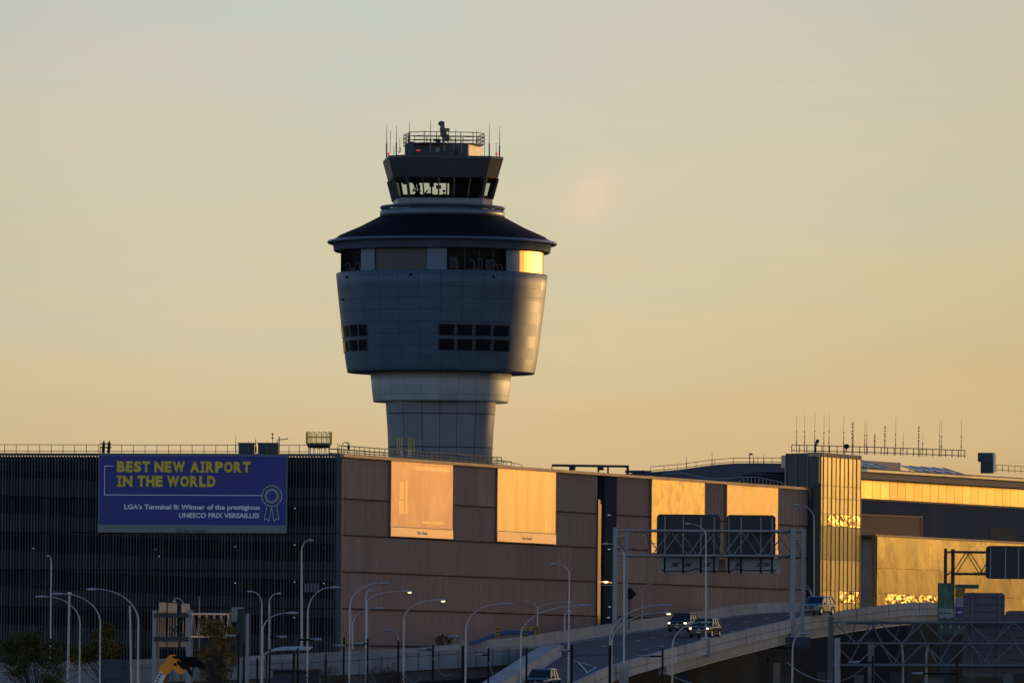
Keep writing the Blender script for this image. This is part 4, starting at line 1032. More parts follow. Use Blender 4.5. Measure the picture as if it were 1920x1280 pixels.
for i in range(3, len(NTs)-1, 2):
    p = NTs[i]; d = (NTs[i+1]-p).normalized(); nn = Vector((d.y, -d.x, 0)).normalized(); a = p+nn*.41
    jb = MB(); jb.box(a+Vector((0, 0, -.8)), (.06, .04, 1.4)); jb.build('panel_joint', M['concrete_dark'], nb_t)
sweep(NTs, [(.405, -.33), (.42, -.33), (.42, -.38), (.405, -.38)], 1).build('cast_line', M['concrete_dark'], nb_t)
dv = thing('gore_divider', DT[0], 'wide sloping concrete divider coming to a nose where the two ramps part', 'divider')
sweep(DTs, [(.75, 0), (.75, -.2), (.95, -1.4), (-.95, -1.4), (-.75, -.2), (-.75, 0)], 1, tone=lambda i: segtone[i//2]).build('divider_wall', M['concrete_pale'], dv)
b = MB(); c = DT[0]+Vector((.45, .6, -.45)); b.tube([c+Vector((-.1, -.3, 0)), c+Vector((.1, .9, 0))], .52, 14); b.build('nose_drum', M['steel_dark'], dv)
# road sheets
def strip(Lp, Rp, n, name, m, dz=0.0, f0=0.0, f1=1.0, t0=0.0, t1=1.0):
    A1, B1 = resample(Lp, n), resample(Rp, n); b = MB()
    i0, i1 = int(t0*(n-1)), max(int(t1*(n-1)), int(t0*(n-1))+1)
    for i in range(i0, min(i1, n-1)):
        q = [A1[i].lerp(B1[i], f0), A1[i].lerp(B1[i], f1), A1[i+1].lerp(B1[i+1], f1), A1[i+1].lerp(B1[i+1], f0)]
        b.quad(*[v+Vector((0, 0, dz)) for v in q])
    return b
dn = Vector((0, 0, -1.0))
Lmain = [v+dn for v in FTs[42:]]; Rmain = [v+dn for v in RTs[24:-4]]
Llow = [v+dn+Vector((.8, 0, 0)) for v in DTs][::-1]; Rlow = [v+dn for v in RTs[:25]]
Lbr = [v+dn for v in FTs[:43]]; Rbr = [v+dn for v in NTs]
gore = [Lmain[0], Rbr[-1], Llow[-1], Rmain[0]]
struct(strip(Lmain, Rmain, 60, 'road', None).build('upper_road', M['asphalt']))
struct(strip(Llow, Rlow, 30, 'road', None, .003).build('lower_road', M['asphalt']))
struct(strip(Lbr, Rbr, 40, 'road', None, -.003).build('branch_road', M['asphalt']))
b = MB(); b.quad(gore[0]+Vector((0, 0, -.01)), gore[1]+Vector((0, 0, -.01)), Rmain[0]+Vector((0, 0, -.012)), Rmain[3]+Vector((0, 0, -.01))); struct(b.build('gore_road', M['asphalt']))
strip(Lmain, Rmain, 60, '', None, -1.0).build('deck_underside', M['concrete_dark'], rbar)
# paint
lm = MB()
for f in (.34, .64):
    for i in range(0, 116, 9):
        q = strip(Lmain, Rmain, 120, '', None, .012, f, f+.012, i/119, (i+3.01)/119); lm.add(q.v, q.f)
struct(lm.build('lane_dashes', M['road_paint']))
struct(strip(Lmain, Rmain, 60, '', None, .014, .90, .918).build('edge_line', M['road_paint']))
struct(strip(Llow, Rlow, 30, '', None, .015, .86, .885).build('edge_line', M['road_paint']))
struct(strip(Lmain, Rmain, 60, '', None, .012, .06, .072).build('edge_line', M['road_paint']))
b = MB()
for (x0, y0, x1, y1) in ((1062, 1233, 1118, 1242), (1085, 1238, 1104, 1249), (1042, 1266, 1100, 1248), (1118, 1242, 1098, 1250)):
    Za, Zb = 728-(y0-1225)*1.7, 728-(y1-1225)*1.7
    a, c = P(x0, y0, Za), P(x1, y1, Zb)
    # lay on the lower road: find height from the strip at that depth
    def rz_(Z): 
        pts = Rlow; best = min(pts, key=lambda v: abs(v.y-Z)); return best.z+.03
    a.z, c.z = rz_(a.y), rz_(c.y); d = (c-a).normalized(); nn = Vector((d.y, -d.x, 0))*.08
    b.quad(a-nn, c-nn, c+nn, a+nn)
struct(b.build('gore_marking', M['road_paint']))
# crash cushion with striped board
cc0 = P(1062, 1226, 745)
cu = thing('crash_cushion', cc0, 'crash cushion with yellow striped end board and red cone behind the divider nose', 'crash cushion')
b = MB()
for i in range(5): b.box(P(1046+i*6.5, 1220, 738+i*1.2), (.34, .8, .75-.03*i))
b.build('cushion_bay', M['steel_dark'], cu)
for j in range(4): b = MB(); b.box(P(1080, 1212+j*4.2, 746), (1.15, .1, .10)); b.build('stripe_board', M['yellow_steel'], cu)
b = MB(); b.box(P(1080, 1218.5, 746.2), (1.2, .1, .85)); b.build('board', M['steel_dark'], cu)
cone = thing('traffic_cone', P(1096, 1227, 747), 'small red cone standing right of the yellow striped board', 'cone')
b = MB(); p = P(1096, 1227, 747); b.tube([p, p+Vector((0, 0, .62))], [.2, .05], 10); b.box(p+Vector((0, 0, .02)), (.45, .45, .05)); b.build('cone_body', mat('cone red', (.6, .06, .05), .6), cone)
# piers, pedestals, ground works
def pier(px, yt, Z, wd, label, yb=None, m=None):
    p = P(px, yt, Z); b = MB(); b.box((p.x, Z, p.z/2), (wd, 1.2, p.z)); t = thing('ramp_pier', (p.x, Z, 0), label, 'pier', 'piers under the climbing ramp')
    b.build('column', m or M['concrete'], t); b = MB(); b.box((p.x-.2, Z+1.5, p.z+.25), (wd*1.8, 4.5, .5)); b.build('cap', M['concrete_dark'], t)
pier(1281, 1246, 733, 1.0, 'short dark pier just below the girder, left of the gantry foot', m=M['navy'])
pier(1456, 1242, 797, .62, 'slim pale pier under the right gantry foot')
pier(1633, 1206, 826, .62, 'slim pale pier behind the near truss')
pier(1770, 1212, 845, 1.1, 'broad blue grey pier at the far right behind the near truss', m=M['navy'])
rw = thing('under_ramp_wall', (20, 858, 0), 'added dark wall standing in for the shade beneath the ramp', 'wall')  # near-black wall added where only shade shows under the ramp
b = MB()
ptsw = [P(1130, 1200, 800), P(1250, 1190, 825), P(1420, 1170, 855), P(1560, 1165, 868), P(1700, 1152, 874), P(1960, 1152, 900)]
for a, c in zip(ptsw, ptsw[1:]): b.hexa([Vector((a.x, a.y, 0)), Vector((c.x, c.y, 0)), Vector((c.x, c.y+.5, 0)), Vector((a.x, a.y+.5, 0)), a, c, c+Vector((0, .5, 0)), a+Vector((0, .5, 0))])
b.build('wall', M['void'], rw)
rr = random.Random(21)
for i in range(9):
    p = P(1330+i*70, 1262+rr.uniform(-6, 8), 790+i*6); b = MB(); b.box((p.x, p.y, p.z/2), (rr.uniform(.8, 2.4), .6, p.z), tone=rr.uniform(.6, 1.4)); b.build('buttress', M['concrete_dark'], rw)
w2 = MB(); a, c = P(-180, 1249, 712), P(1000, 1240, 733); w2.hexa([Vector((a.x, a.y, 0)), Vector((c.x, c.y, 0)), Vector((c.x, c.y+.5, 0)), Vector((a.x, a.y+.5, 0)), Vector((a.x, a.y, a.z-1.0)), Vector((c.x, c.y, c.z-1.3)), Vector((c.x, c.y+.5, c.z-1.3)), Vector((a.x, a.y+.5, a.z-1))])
tag(w2.build('under_ramp_wall', mat('blue black wall', (.045, .06, .085), .8, var=.4, scale=.4), None), 'dark blue wall below the left branch ramp', 'wall')

# =============================================================== SIGN GANTRIES
def gantry_truss(b_ch, b_wb, P0, P1, h, dep, nb, rch=.11, rwb=.055, ddir=Vector((.15, .99, 0))):
    """box truss from P0 to P1 (lower front chord ends); h height, dep depth"""
    up = Vector((0, 0, h)); dd = ddir.normalized()*dep
    for o_ in (Vector((0, 0, 0)), up, dd, dd+up): b_ch.bar(P0+o_, P1+o_, rch, 8)
    for i in range(nb):
        a, c = P0.lerp(P1, i/nb), P0.lerp(P1, (i+1)/nb)
        for o_ in ((Vector((0, 0, 0)), dd)):
            if i % 2: b_wb.bar(a+o_+up, c+o_, rwb)
            else: b_wb.bar(a+o_, c+o_+up, rwb)
        if i % 2: b_wb.bar(a+up, c+dd+up, rwb); b_wb.bar(a, c+dd, rwb)
        else: b_wb.bar(a+dd+up, c+up, rwb); b_wb.bar(a+dd, c, rwb)
def rounded_plate(c, wd, hh, th_, rz, rad=.35):
    """upright plate with rounded corners, front towards -Y before rz"""
    pts = []
    for (sx, sz, a0) in ((1, -1, -90), (1, 1, 0), (-1, 1, 90), (-1, -1, 180)):
        for i in range(5):
            a = R(a0+i*22.5); pts.append((sx*(wd/2-rad)+rad*math.cos(a), sz*(hh/2-rad)+rad*math.sin(a)))
    co_, si_ = math.cos(rz), math.sin(rz)
    def tr(x, y, z): return Vector((c.x+x*co_-y*si_, c.y+x*si_+y*co_, c.z+z))
    b = MB(); b.loft([[tr(x, -th_/2, z) for x, z in pts], [tr(x, th_/2, z) for x, z in pts]]); return b
g1 = thing('sign_gantry', P(1155, 1188, 780), 'steel box truss sign gantry spanning the climbing ramp, seen from behind', 'sign gantry')
ZA, ZB_ = 776, 794
pA, pB = P(1155, 1041, ZA), P(1487, 1041.5, ZB_)
hz1 = P(1155, 994, ZA).z-pA.z; dd1 = Vector((.9, 1.4, 0))
ch, wb = MB(), MB(); gantry_truss(ch, wb, pA, pB, hz1, dd1.length, 10, .13, .05, dd1)
ch.build('chord', M['steel'], g1); wb.build('web_member', M['steel'], g1)
def post(px, yt, yb, Z, r, parent, m=None, sq=False):
    a, c = P(px, yb, Z), P(px, yt, Z); b = MB()
    if sq: b.box(((a+c)/2), (r*2, r*2, c.z-a.z))
    else: b.bar(a, c, r, 10)
    b.build('post', m or M['steel'], parent)
post(1153, 988, 1200, ZA-.6, .20, g1, sq=True); post(1173.5, 990, 1195, ZA+1.2, .17, g1, sq=True)
post(1486, 990, 1208, ZB_-.6, .24, g1, sq=True); post(1505.5, 992, 1196, ZB_+1.2, .19, g1, sq=True)
for i, (xa, xb, Z) in enumerate(((1153, 1173.5, ZA), (1486, 1505.5, ZB_))):
    b = MB()
    for (y0, y1) in ((1000, 1036), (1045, 1085), (1085, 1125), (1125, 1165), (1165, 1195)):
        b.bar(P(xa, y0, Z-.5), P(xb, y1, Z+1.2), .045) if (int(y0) % 2 == 0) else b.bar(P(xb, y0, Z+1.2), P(xa, y1, Z-.5), .045)
    for y0 in (1005, 1052): b.bar(P(xa, y0, Z-.5), P(xb, y0, Z+1.2), .08)
    b.build('post_bracing', M['steel'], g1)
def sign_panel(parent, x0, x1, yt, yb, Z, ribs, name='sign_panel', m=None, rib_m=None, rz=-.02, rad=.35, fittings=True):
    a, c = P(x0, yb, Z), P(x1, yt, Z); ctr = (a+c)/2
    o = rounded_plate(ctr, c.x-a.x, c.z-a.z, .10, rz, rad).build(name, m or M['sign_back'], parent)
    for f in ribs:
        x = a.x+(c.x-a.x)*f; b = MB(); b.box((x, Z-.12, ctr.z-.1), (.10, .10, (c.z-a.z)*.94)); b.build('rib', rib_m or M['steel'], o)
        if fittings:
            b = MB(); b.tube([Vector((x, Z-.2, a.z+.1)), Vector((x, Z-.35, a.z-1.25)), Vector((x+.1, Z-.3, a.z-1.35))], .10, 6); b.build('lamp_bracket', M['black'], o)
    return o
s1 = sign_panel(g1, 1231, 1350, 964.5, 1045, 791, (.13, .42, .70, .91)); s2 = sign_panel(g1, 1361.5, 1454.5, 965.5, 1046, 792.5, (.05, .30, .70, .93))
for x0, x1, o in ((1236, 1347, s1), (1365, 1464, s2)):
    a, c = P(x0, 1073.5, 794), P(x1, 1045, 794); b = MB(); b.box((a+c)/2, (c.x-a.x, .12, c.z-a.z)); b.build('glare_shield', M['sign_pale'], g1)
b = MB(); b.box(P(1351, 1060, 794.1), (.85, .1, 1.2)); b.build('shield_link', mat('shield tan', (.25, .19, .15), .6), g1)
b = MB(); b.tube([P(x, y, 789.5) for x, y in ((1240, 1066), (1246, 1072), (1262, 1070), (1290, 1071), (1305, 1065), (1322, 1071), (1370, 1070), (1378, 1066), (1400, 1069), (1455, 1069))], .06, 6)
for x in (1266, 1290, 1325, 1385, 1425, 1438):
    b2 = MB(); b2.box(P(x, 1058, 790), (.5, .3, .35)); b2.bar(P(x-8, 1062, 790), P(x+9, 1054, 790), .05); b2.build('sign_lamp', M['steel_dark'], g1)
b.build('lamp_conduit', M['black'], g1)
b = MB(); a, c = P(1426, 1219, 792), P(1518, 1194, 797); b.box(((a.x+c.x)/2, 795, (a.z+c.z)/2+.1), (c.x-a.x, 2.0, (c.z-a.z)*.85)); b.build('foundation_beam', M['navy'], g1)
b = MB(); b.box(P(1487, 1203, 792), (2.0, 1.4, .9)); b.build('foot_block', M['navy'], g1)
# gantry at the right, mid distance
g2 = thing('sign_gantry', P(1780, 1100, 820), 'far right sign gantry in front of the gold glass hall', 'sign gantry')
pA, pB = P(1785, 1075, 812), P(1990, 1077, 822); ch, wb = MB(), MB(); gantry_truss(ch, wb, pA, pB, P(1785, 1034, 812).z-pA.z, 1.3, 8, .12, .05, Vector((.5, 1.4, 0)))
ch.build('chord', M['steel_dark'], g2); wb.build('web_member', M['steel_dark'], g2)
post(1772, 1028, 1240, 812, .15, g2, M['steel_dark'], True); post(1786, 1029, 1240, 814, .17, g2, M['steel_dark'], True)
b = MB(); b.bar(P(1772, 1035, 812), P(1786, 1034, 814), .1); b.bar(P(1772, 1080, 812), P(1786, 1070, 814), .08); b.build('post_bracing', M['steel_dark'], g2)
sign_panel(g2, 1848, 1960, 1023.5, 1084.5, 809, (.08, .33, .55, .8), fittings=False)
# near truss gantry bottom right
g3 = thing('sign_gantry', P(1568, 1290, 600), 'nearest deep lattice gantry crossing the lower right corner', 'sign gantry')
pA, pB = P(1563, 1246, 600), P(1985, 1247, 600); ch, wb = MB(), MB()
h1 = P(1563, 1165.5, 600).z-pA.z; mid = P(1563, 1205, 600).z-pA.z
for o_ in (Vector((0, 0, 0)), Vector((0, 0, mid)), Vector((0, 0, h1)), Vector((1.1, 1.6, .05)), Vector((1.1, 1.6, h1-.05))): ch.bar(pA+o_+Vector((-.2, 0, 0)), pB+o_, .085, 8)
for i in range(6):
    a, c = pA.lerp(pB, i/5), pA.lerp(pB, (i+1)/5); md = a.lerp(c, .5); U = Vector((0, 0, h1)); Mv = Vector((0, 0, mid)); D_ = Vector((1.1, 1.6, 0))
    wb.bar(a+U, md+Mv, .06); wb.bar(md+Mv, c+U, .06); wb.bar(a+Mv, md, .055); wb.bar(md, c+Mv, .055)
    wb.bar(a+D_, md+D_+U, .055); wb.bar(md+D_+U, c+D_, .055); wb.bar(a+D_+Mv, md+U, .045)
gsm = mat('weathered truss steel', (.15, .165, .185), .6, .3, var=.3, scale=1.0)
ch.build('chord', gsm, g3); wb.build('web_member', gsm, g3)
post(1557, 1155, 1420, 601.5, .19, g3, mat('brown grey post', (.11, .105, .10), .6), True)
post(1570, 1195, 1420, 599.3, .21, g3)
for x in (1693, 1737): 
    b = MB(); b.tube([P(x, 1420, 602.5), P(x, 1225, 602.5), P(x-3 if x < 1700 else x+4, 1205, 602.5)], .085, 8); b.build('hanger', M['steel'], g3)
mauve = mat('mauve grey sign sheet', (.105, .095, .125), .6, .2, var=.2, scale=.6)
for (x0, x1, yt, yb, Z, rb) in ((1805, 1884, 1111, 1268, 602.3, (.22, .87)), (1884.5, 1990, 1145, 1262, 602.4, (.5,))):
    o = sign_panel(g3, x0, x1, yt, yb, Z, (), 'sign_panel', mauve, rz=0, rad=.25)
    a, c = P(x0, yb, Z), P(x1, yt, Z)
    for y in range(int(yt)+8, int(yb)-4, 14):
        b = MB(); q = P((x0+x1)/2, y, Z-.07); b.box(q, (c.x-a.x-.15, .04, .05)); b.build('seam', M['steel_dark'], o)
    for f in rb:
        b = MB(); b.box((a.x+(c.x-a.x)*f, Z-.14, (a.z+c.z)/2), (.22, .14, c.z-a.z)); b.build('rib', mauve, o)
for (x, y, w_) in ((1703, 1240, 1), (1870, 1222, 1)):
    pass
# left gantry seen end on, with lit truss to the right
g4 = thing('sign_gantry', P(320, 1240, 690), 'grey sign gantry beside the trees with sign lamps and a truss tinted as if sunlit', 'sign gantry')
for x, w_ in ((289, .17), (296.5, .08), (353.5, .19), (360, .07)): post(x, 1143 if x != 353.5 else 1142, 1330, 690 if w_ > .1 else 692, w_, g4, M['steel'] if w_ > .1 else M['coping'], True)
b = MB()
for y in (1153, 1197): a, c = P(289, y, 689.6), P(353, y, 689.6); b.box((a+c)/2, (c.x-a.x, .25, .32))
b.build('cross_beam', M['steel_dark'], g4)
pinkm = mat('sunlit tint lamp housing', (.80, .45, .26), .5, var=.15)  # pinkish sunlight put into the housing colour
for (x0, x1, yt, yb) in ((298, 312, 1129, 1147), (314.5, 332, 1130, 1148), (340, 356, 1131, 1147), (298, 312, 1202, 1212), (314, 334, 1202, 1212), (339, 350, 1202, 1212)):
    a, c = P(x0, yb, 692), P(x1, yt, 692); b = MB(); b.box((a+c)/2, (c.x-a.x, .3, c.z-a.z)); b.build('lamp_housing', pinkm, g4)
for x in (301, 305, 309, 316, 320, 325, 330, 343, 348): b = MB(); b.bar(P(x, 1196, 692), P(x+1, 1147, 692), .045); b.build('lamp_stem', pinkm, g4)
ch, wb = MB(), MB()
for y in (1150.5, 1193): ch.bar(P(357, y, 690), P(438, y+.5, 700), .09)
for i in range(6):
    x = 357+i*13.5; wb.bar(P(x, 1193, 690+i*1.6), P(x+4, 1150.5, 690+i*1.6), .04); wb.bar(P(x+4, 1150.5, 690+i*1.6), P(x+13.5, 1193, 691.6+i*1.6), .04); wb.bar(P(x+1, 1150.5, 691), P(x+10, 1193, 692), .03)
lit = mat('sunlit tint steel', (.9, .60, .42), .5, .3)  # warm sunlight put into the steel colour
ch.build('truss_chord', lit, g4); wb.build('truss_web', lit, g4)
b = MB(); b.bar(P(318, 1175, 691), P(345, 1190, 691), .06); b.bar(P(318, 1190, 691), P(345, 1158, 691), .06); b.build('brace', M['steel_dark'], g4)
# things beside it
o = thing('teal_cabinet', P(448, 1230, 700), 'dark teal roadside sign board left of a pale square post', 'sign')
b = MB(); a, c = P(434, 1165, 699), P(445, 1138, 699); b.box((a+c)/2, (c.x-a.x, .3, c.z-a.z)); b.build('lit_edge', mat('sage sign edge', (.22, .28, .24), .6), o)
b = MB(); a, c = P(441, 1230, 700), P(459, 1141, 700); b.box((a+c)/2, (c.x-a.x, .3, c.z-a.z)); b.build('board', mat('dark teal sheet', (.012, .035, .045), .5), o)
b = MB(); b.box(P(448, 1139, 700), (.9, .35, .1)); b.bar(P(450, 1310, 700), P(450, 1230, 700), .15); b.build('cap', M['steel'], o)
b = MB(); a, c = P(460.5, 1330, 698), P(466.5, 1150, 698); b.box((a+c)/2, (.28, .28, c.z-a.z)); tag(b.build('square_post', M['steel'], None), 'pale square steel post standing right of the teal board', 'post')
o = thing('navy_container', P(218, 1300, 650), 'navy blue box container between lamp posts at the bottom left', 'container')
a, c = P(186, 1330, 650), P(250, 1236, 650); b = MB(); b.box((a+c)/2, (c.x-a.x, 3.0, c.z-a.z)); b.build('body', mat('navy container sheet', (.025, .045, .085), .5, .1, var=.2), o)
for x in (194, 228): b = MB(); q = P(x, 1290, 648.4); b.box(q, (.10, .06, 4.0)); b.build('corner_rail', M['navy'], o)
b = MB(); b.box(P(212, 1256, 648.4), (1.3, .05, 1.1)); b.box(P(218, 1247.5, 648.35), (2.5, .08, .06)); b.build('panel', M['navy'], o)

# =============================================================== STREET LAMPS
GRP = 'curved street lamps'
def lamp(px, yb, ybend, tip, Z, label, r=.085, m=None, straight=0.0, head=.8, lit=False, lean=0.0, arm_r=.045, group=GRP, base=None):
    """pole with a swept arm: px pole column, yb foot row (None = ground), bend row, tip (px,py)"""
    m = m or M['steel_pale']
    foot = P(px, ybend, Z) if yb is None else P(px, yb, Z)
    if yb is None: foot.z = 0
    t = thing('street_lamp', foot, label, 'street lamp', group)
    bend = P(px+lean, ybend, Z); b = MB(); b.tube([foot, foot.lerp(bend, .5), bend], [r, r*.9, r*.72], 8)
    b.build('pole', m, t)
    tx, ty = tip; pts = []
    hl = head*F/Z*(1 if tx > px else -1)
    ex = tx-hl
    for i in range(13):
        a = math.pi/2*i/12
        x = px+lean+(ex-px-lean)*(1-math.cos(a)); y = ybend+(ty-ybend)*math.sin(a)
        pts.append(P(x, y, Z))
    b = MB(); b.tube(pts, [r*.72-(r*.72-arm_r)*i/12 for i in range(13)], 6); b.build('arm', m, t)
    p, q = P(ex, ty, Z), P(tx, ty+.3, Z); ax = (q-p); b = MB(); secs = []
    for f, w_, h_ in ((0, .06, .05), (.12, .13, .09), (.4, .17, .10), (.8, .15, .08), (1.0, .05, .03)):
        c = p+ax*f; secs.append([c+Vector((0, w_*math.cos(k*math.pi/4), h_*math.sin(k*math.pi/4))) for k in range(8)])
    b.loft(secs, smooth=True); b.build('lamp_head', M['steel_pale'], t)
    if lit:
        b = MB(); b.sphere(p+ax*.75+Vector((0, -.02, -.10)), (.17, .12, .06)); b.build('lens', emat('lit lamp lens', (1.0, .80, .42), 2.0), t)
    if base:
        b = MB(); c = P(px, base[0], Z); d_ = P(px, base[1], Z); b.box((c.x, Z-.1, (c.z+d_.z)/2), (.75, .6, c.z-d_.z)); b.build('pedestal', M['concrete'], t)
    return t
lamp(150, None, 1168, (66, 1118), 640, 'curved street lamp, leftmost of the three nested ones at the left, lowest arm')
lamp(188, None, 1168, (97, 1112.5), 640, 'curved street lamp, middle of the three nested ones at the left')
lamp(259.5, None, 1166, (161, 1104), 620, 'curved street lamp, tallest and rightmost of the three nested ones at the left', r=.10)
lamp(96, None, 1056, (87, 1042), 690, 'tall straight lamp pole with a tiny head behind the leftmost tree', head=.25)
lamp(491, None, 1133, (464, 1108.5), 660, 'small lamp right of the teal board with its arm bent to the left', head=.35)
lamp(505, 1222, 1130, (528, 1112), 700, 'small lamp bent to the right just right of the teal board', head=.35)
lamp(492.5, None, 1182, (560, 1148.5), 600, 'lamp with a low arm reaching right above the pale shelter roof')
lamp(565.5, 1216, 1034, (588, 1012.5), 700, 'tallest single lamp pole in front of the dark slatted wall', head=.4, r=.10)
lamp(577, None, 1150, (641, 1100.5), 625, 'curved lamp whose head just crosses onto the brown wall corner')
lamp(656, None, 1140, (732, 1092.5), 640, 'curved lamp with a high grey head left of the green tinted arm')
lamp(688, None, 1130, (773, 1107.5), 660, 'glowing lamp on a greenish arm, left of the two lit ones', lit=True)
lamp(757.5, None, 1162, (836, 1124), 640, 'glowing lamp before the brown wall, right of the two lit ones', lit=True)
lamp(661, 1215, 1172, (722, 1139.5), 695, 'faint low lamp arm crossing behind the two lit lamps', r=.06)
lamp(686, 1215, 1124, (699, 1106.5), 700, 'short bent lamp pole beside the greenish lit lamp', head=.3)
lamp(873.5, None, 1180, (963, 1131.5), 600, 'large blue grey curved lamp in the middle of the brown wall', head=.9)
lamp(977, None, 1190, (1112, 1134.5), 590, 'largest curved lamp with the longest arm, left of the ramp', head=.9)
lamp(1067.5, None, 1078, (1032, 1057), 655, 'tall lamp bent left just right of the long armed one', head=.5)
lamp(1170, 1244, 1042, (1129, 1019), 682, 'tall lamp on a concrete pedestal with its arm crossing the dark recess', base=(1243, 1285), head=.5)
lamp(1323.5, 1194, 1005, (1283, 981.5), 737, 'tall lamp on the parapet in front of the gantry sign backs', base=(1194, 1231), head=.5)
lamp(1526, 1152, 973, (1488, 946), 815, 'tall lamp on the far parapet in front of the gold glass block', head=.5)
lamp(1143.5, None, 1200, (1261, 1134), 600, 'lamp arm crossing the gantry post toward the ramp, unlit upper one of two')
lamp(1147, None, 1205, (1257, 1147.5), 602, 'lit lamp arm above the dark car, lower one of two', lit=True, head=.5)
lamp(1261, None, 1212, (1334, 1166), 610, 'low curved lamp crossing in front of the parapet below the two headlit cars')
lamp(1486, None, 1222, (1522, 1187), 610, 'low curved lamp at the right gantry foot')
def twin_lamp(px, yb, ysplit, tips, Z, label, r=.07):
    foot = P(px, yb, Z); t = thing('twin_street_lamp', foot, label, 'street lamp', 'twin armed street lamps'); b = MB(); b.bar(foot, P(px, ysplit, Z), r, 8); b.build('pole', M['steel_pale'], t)
    for (tx, ty) in tips:
        pts = []
        for i in range(9):
            a = math.pi/2*i/8; pts.append(P(px+(tx-px)*(1-math.cos(a)), ysplit+(ty-ysplit)*math.sin(a), Z))
        b = MB(); b.tube(pts, .045, 6); b.build('arm', M['steel_pale'], t); b = MB(); e = pts[-1]; b.sphere(e+Vector((.15 if tx > px else -.15, 0, 0)), (.28, .14, .07)); b.build('lamp_head', M['steel_pale'], t)
twin_lamp(1203.5, 1160, 1120, ((1178, 1098), (1216, 1094.5)), 800, 'short twin armed lamp against the brown wall beside the diamond sign')
twin_lamp(1008, 1180, 1142, ((988, 1127), (1066, 1128)), 740, 'forked lamp with a short left arm and long right arm behind the largest lamp')
twin_lamp(1058.5, 1184, 1158, ((1062, 1145), (1065, 1148)), 750, 'stubby bent pole behind the tall lamp beside the forked one')
twin_lamp(1523, 1150, 1122, ((1508, 1096), (1500, 1100)), 808, 'faint pair of curved arms just above the white car')
# straight poles
def straight_pole(px, yt, Z, lean, label, r=.09, cap_=None):
    b = MB(); f = P(px+lean, 1400, Z); f.z = 0; q = P(px, yt, Z); t = thing('pole', f, label, 'pole'); b.tube([f, f.lerp(q, .6), q], [r, r, r*.8], 8); b.build('shaft', M['steel_pale'], t)
    if cap_: b = MB(); b.box(q+Vector((0, 0, .06)), (.32, .2, .16)); b.build('cap', M['white'], t)
straight_pole(130, 1113, 680, -6, 'straight pole with a white cap behind the left trees', .10, True)
straight_pole(243.5, 1135, 640, 8, 'plain leaning pole just left of the tallest left curved lamp')
straight_pole(373.5, 1117, 702, 0, 'thin dark rod rising behind the sunlit truss', .03)
# short sign lamp on the left gantry
b = MB(); b.tube([P(345, 1131, 690), P(337, 1121.5, 690), P(327, 1121, 690), P(326.5, 1127, 690)], .05, 6); b.sphere(P(326.5, 1127, 690), (.13, .13, .16)); tag(b.build('hooked_lamp', M['steel_pale'], None), 'small pale lamp on a bent hook above the left gantry', 'lamp')
# black posts with floodlight arms and drooping cables
GB = 'black floodlight posts along the bottom'
def flood(px, yt, label, arm=None, Z=590, goose=False, th_=.075):
    f = P(px, yt, Z); f.z = 0; t = thing('floodlight_post', f, label, 'floodlight post', GB); b = MB(); b.bar(f, P(px, yt, Z), th_, 8); b.build('post', M['black'], t)
    if arm:
        ax, ay = arm; b = MB()
        if goose: b.tube([P(px, yt, Z), P(px-.5, yt-8, Z), P(px-5, (yt+ay)/2-8, Z), P(ax+8, ay-1, Z)], .05, 6)
        else: b.bar(P(px, ay, Z), P(ax+8, ay, Z), .06, 6)
        b.build('arm', M['black'] if not goose else M['steel'], t)
        b = MB(); c = P(ax, ay, Z); b.loft([[c+Vector((x, w_*math.cos(k*math.pi/4), z+h_*math.sin(k*math.pi/4))) for k in range(8)] for x, w_, z, h_ in ((-.42, .04, .05, .02), (-.2, .10, .03, .05), (.1, .18, 0, .10), (.32, .15, .02, .09), (.40, .04, .02, .04))]); b.build('lamp_head', M['steel_pale'], t)
flood(447.5, 1186, 'black post just right of the autumn tree, left of a close pair', (432, 1192))
flood(457.5, 1204, 'black post just right of the autumn tree, right of a close pair')
flood(482.5, 1233, 'short black post under the left end of the pale shelter roof')
flood(506, 1216, 'black post under the pale shelter roof with a pale head at its right', (527, 1193.5), Z=592)
flood(550.5, 1222, 'black post, left of a pair under the right end of the shelter roof')
flood(558.5, 1214, 'black post, right of a pair under the right end of the shelter roof', (592, 1198.5), Z=592)
flood(611.5, 1226, 'black post between the shelter and the brown wall corner')
flood(645, 1193.5, 'black post at the brown wall corner with a thin bar', (636, 1210))
flood(689.5, 1196.5, 'black post in front of the greenish lit lamp with its head on the left', (672, 1206))
flood(747, 1200, 'black post topped by a gooseneck and pale head before the brown wall', (726, 1181), goose=True)
flood(812, 1208, 'black post by the small bush with its head reaching left', (788, 1217))
flood(868, 1210, 'thick black post topped by a gooseneck left of the large blue grey lamp', (848, 1193), goose=True, th_=.11)
flood(916, 1214.5, 'black post between the two largest curved lamps with head on the left', (893, 1227))
flood(987.5, 1213, 'plain black post right beside the largest curved lamp')
flood(1072.5, 1208.5, 'black post in front of the striped board with a short bar', (1056, 1219), th_=.09)
flood(1144, 1209, 'thick black post at the foot of the crossing lamp arms', th_=.11)
flood(1242.5, 1214.5, 'black post before the parapet pier with its flat head on the left', (1207, 1229.5))
flood(1636.5, 1228, 'black post in front of the near truss with a pale head on the left', (1601, 1241), Z=585)
flood(1794, 1232, 'black post in front of the mauve sign sheets at lower right', (1720, 1262), Z=585)
def droop(x0, y0, x1, y1, sag, Z, label, m=None):
    pts = []
    for i in range(13):
        t = i/12; pts.append(P(x0+(x1-x0)*t, y0+(y1-y0)*t+sag*4*t*(1-t), Z))
    tag(MB().tube(pts, .028, 5).build('hanging_cable', m or M['cable'], None), label, 'cable', 'drooping cables between the black posts')
droop(812, 1232, 845, 1262, 16, 589, 'cable drooping right from the post by the small bush')
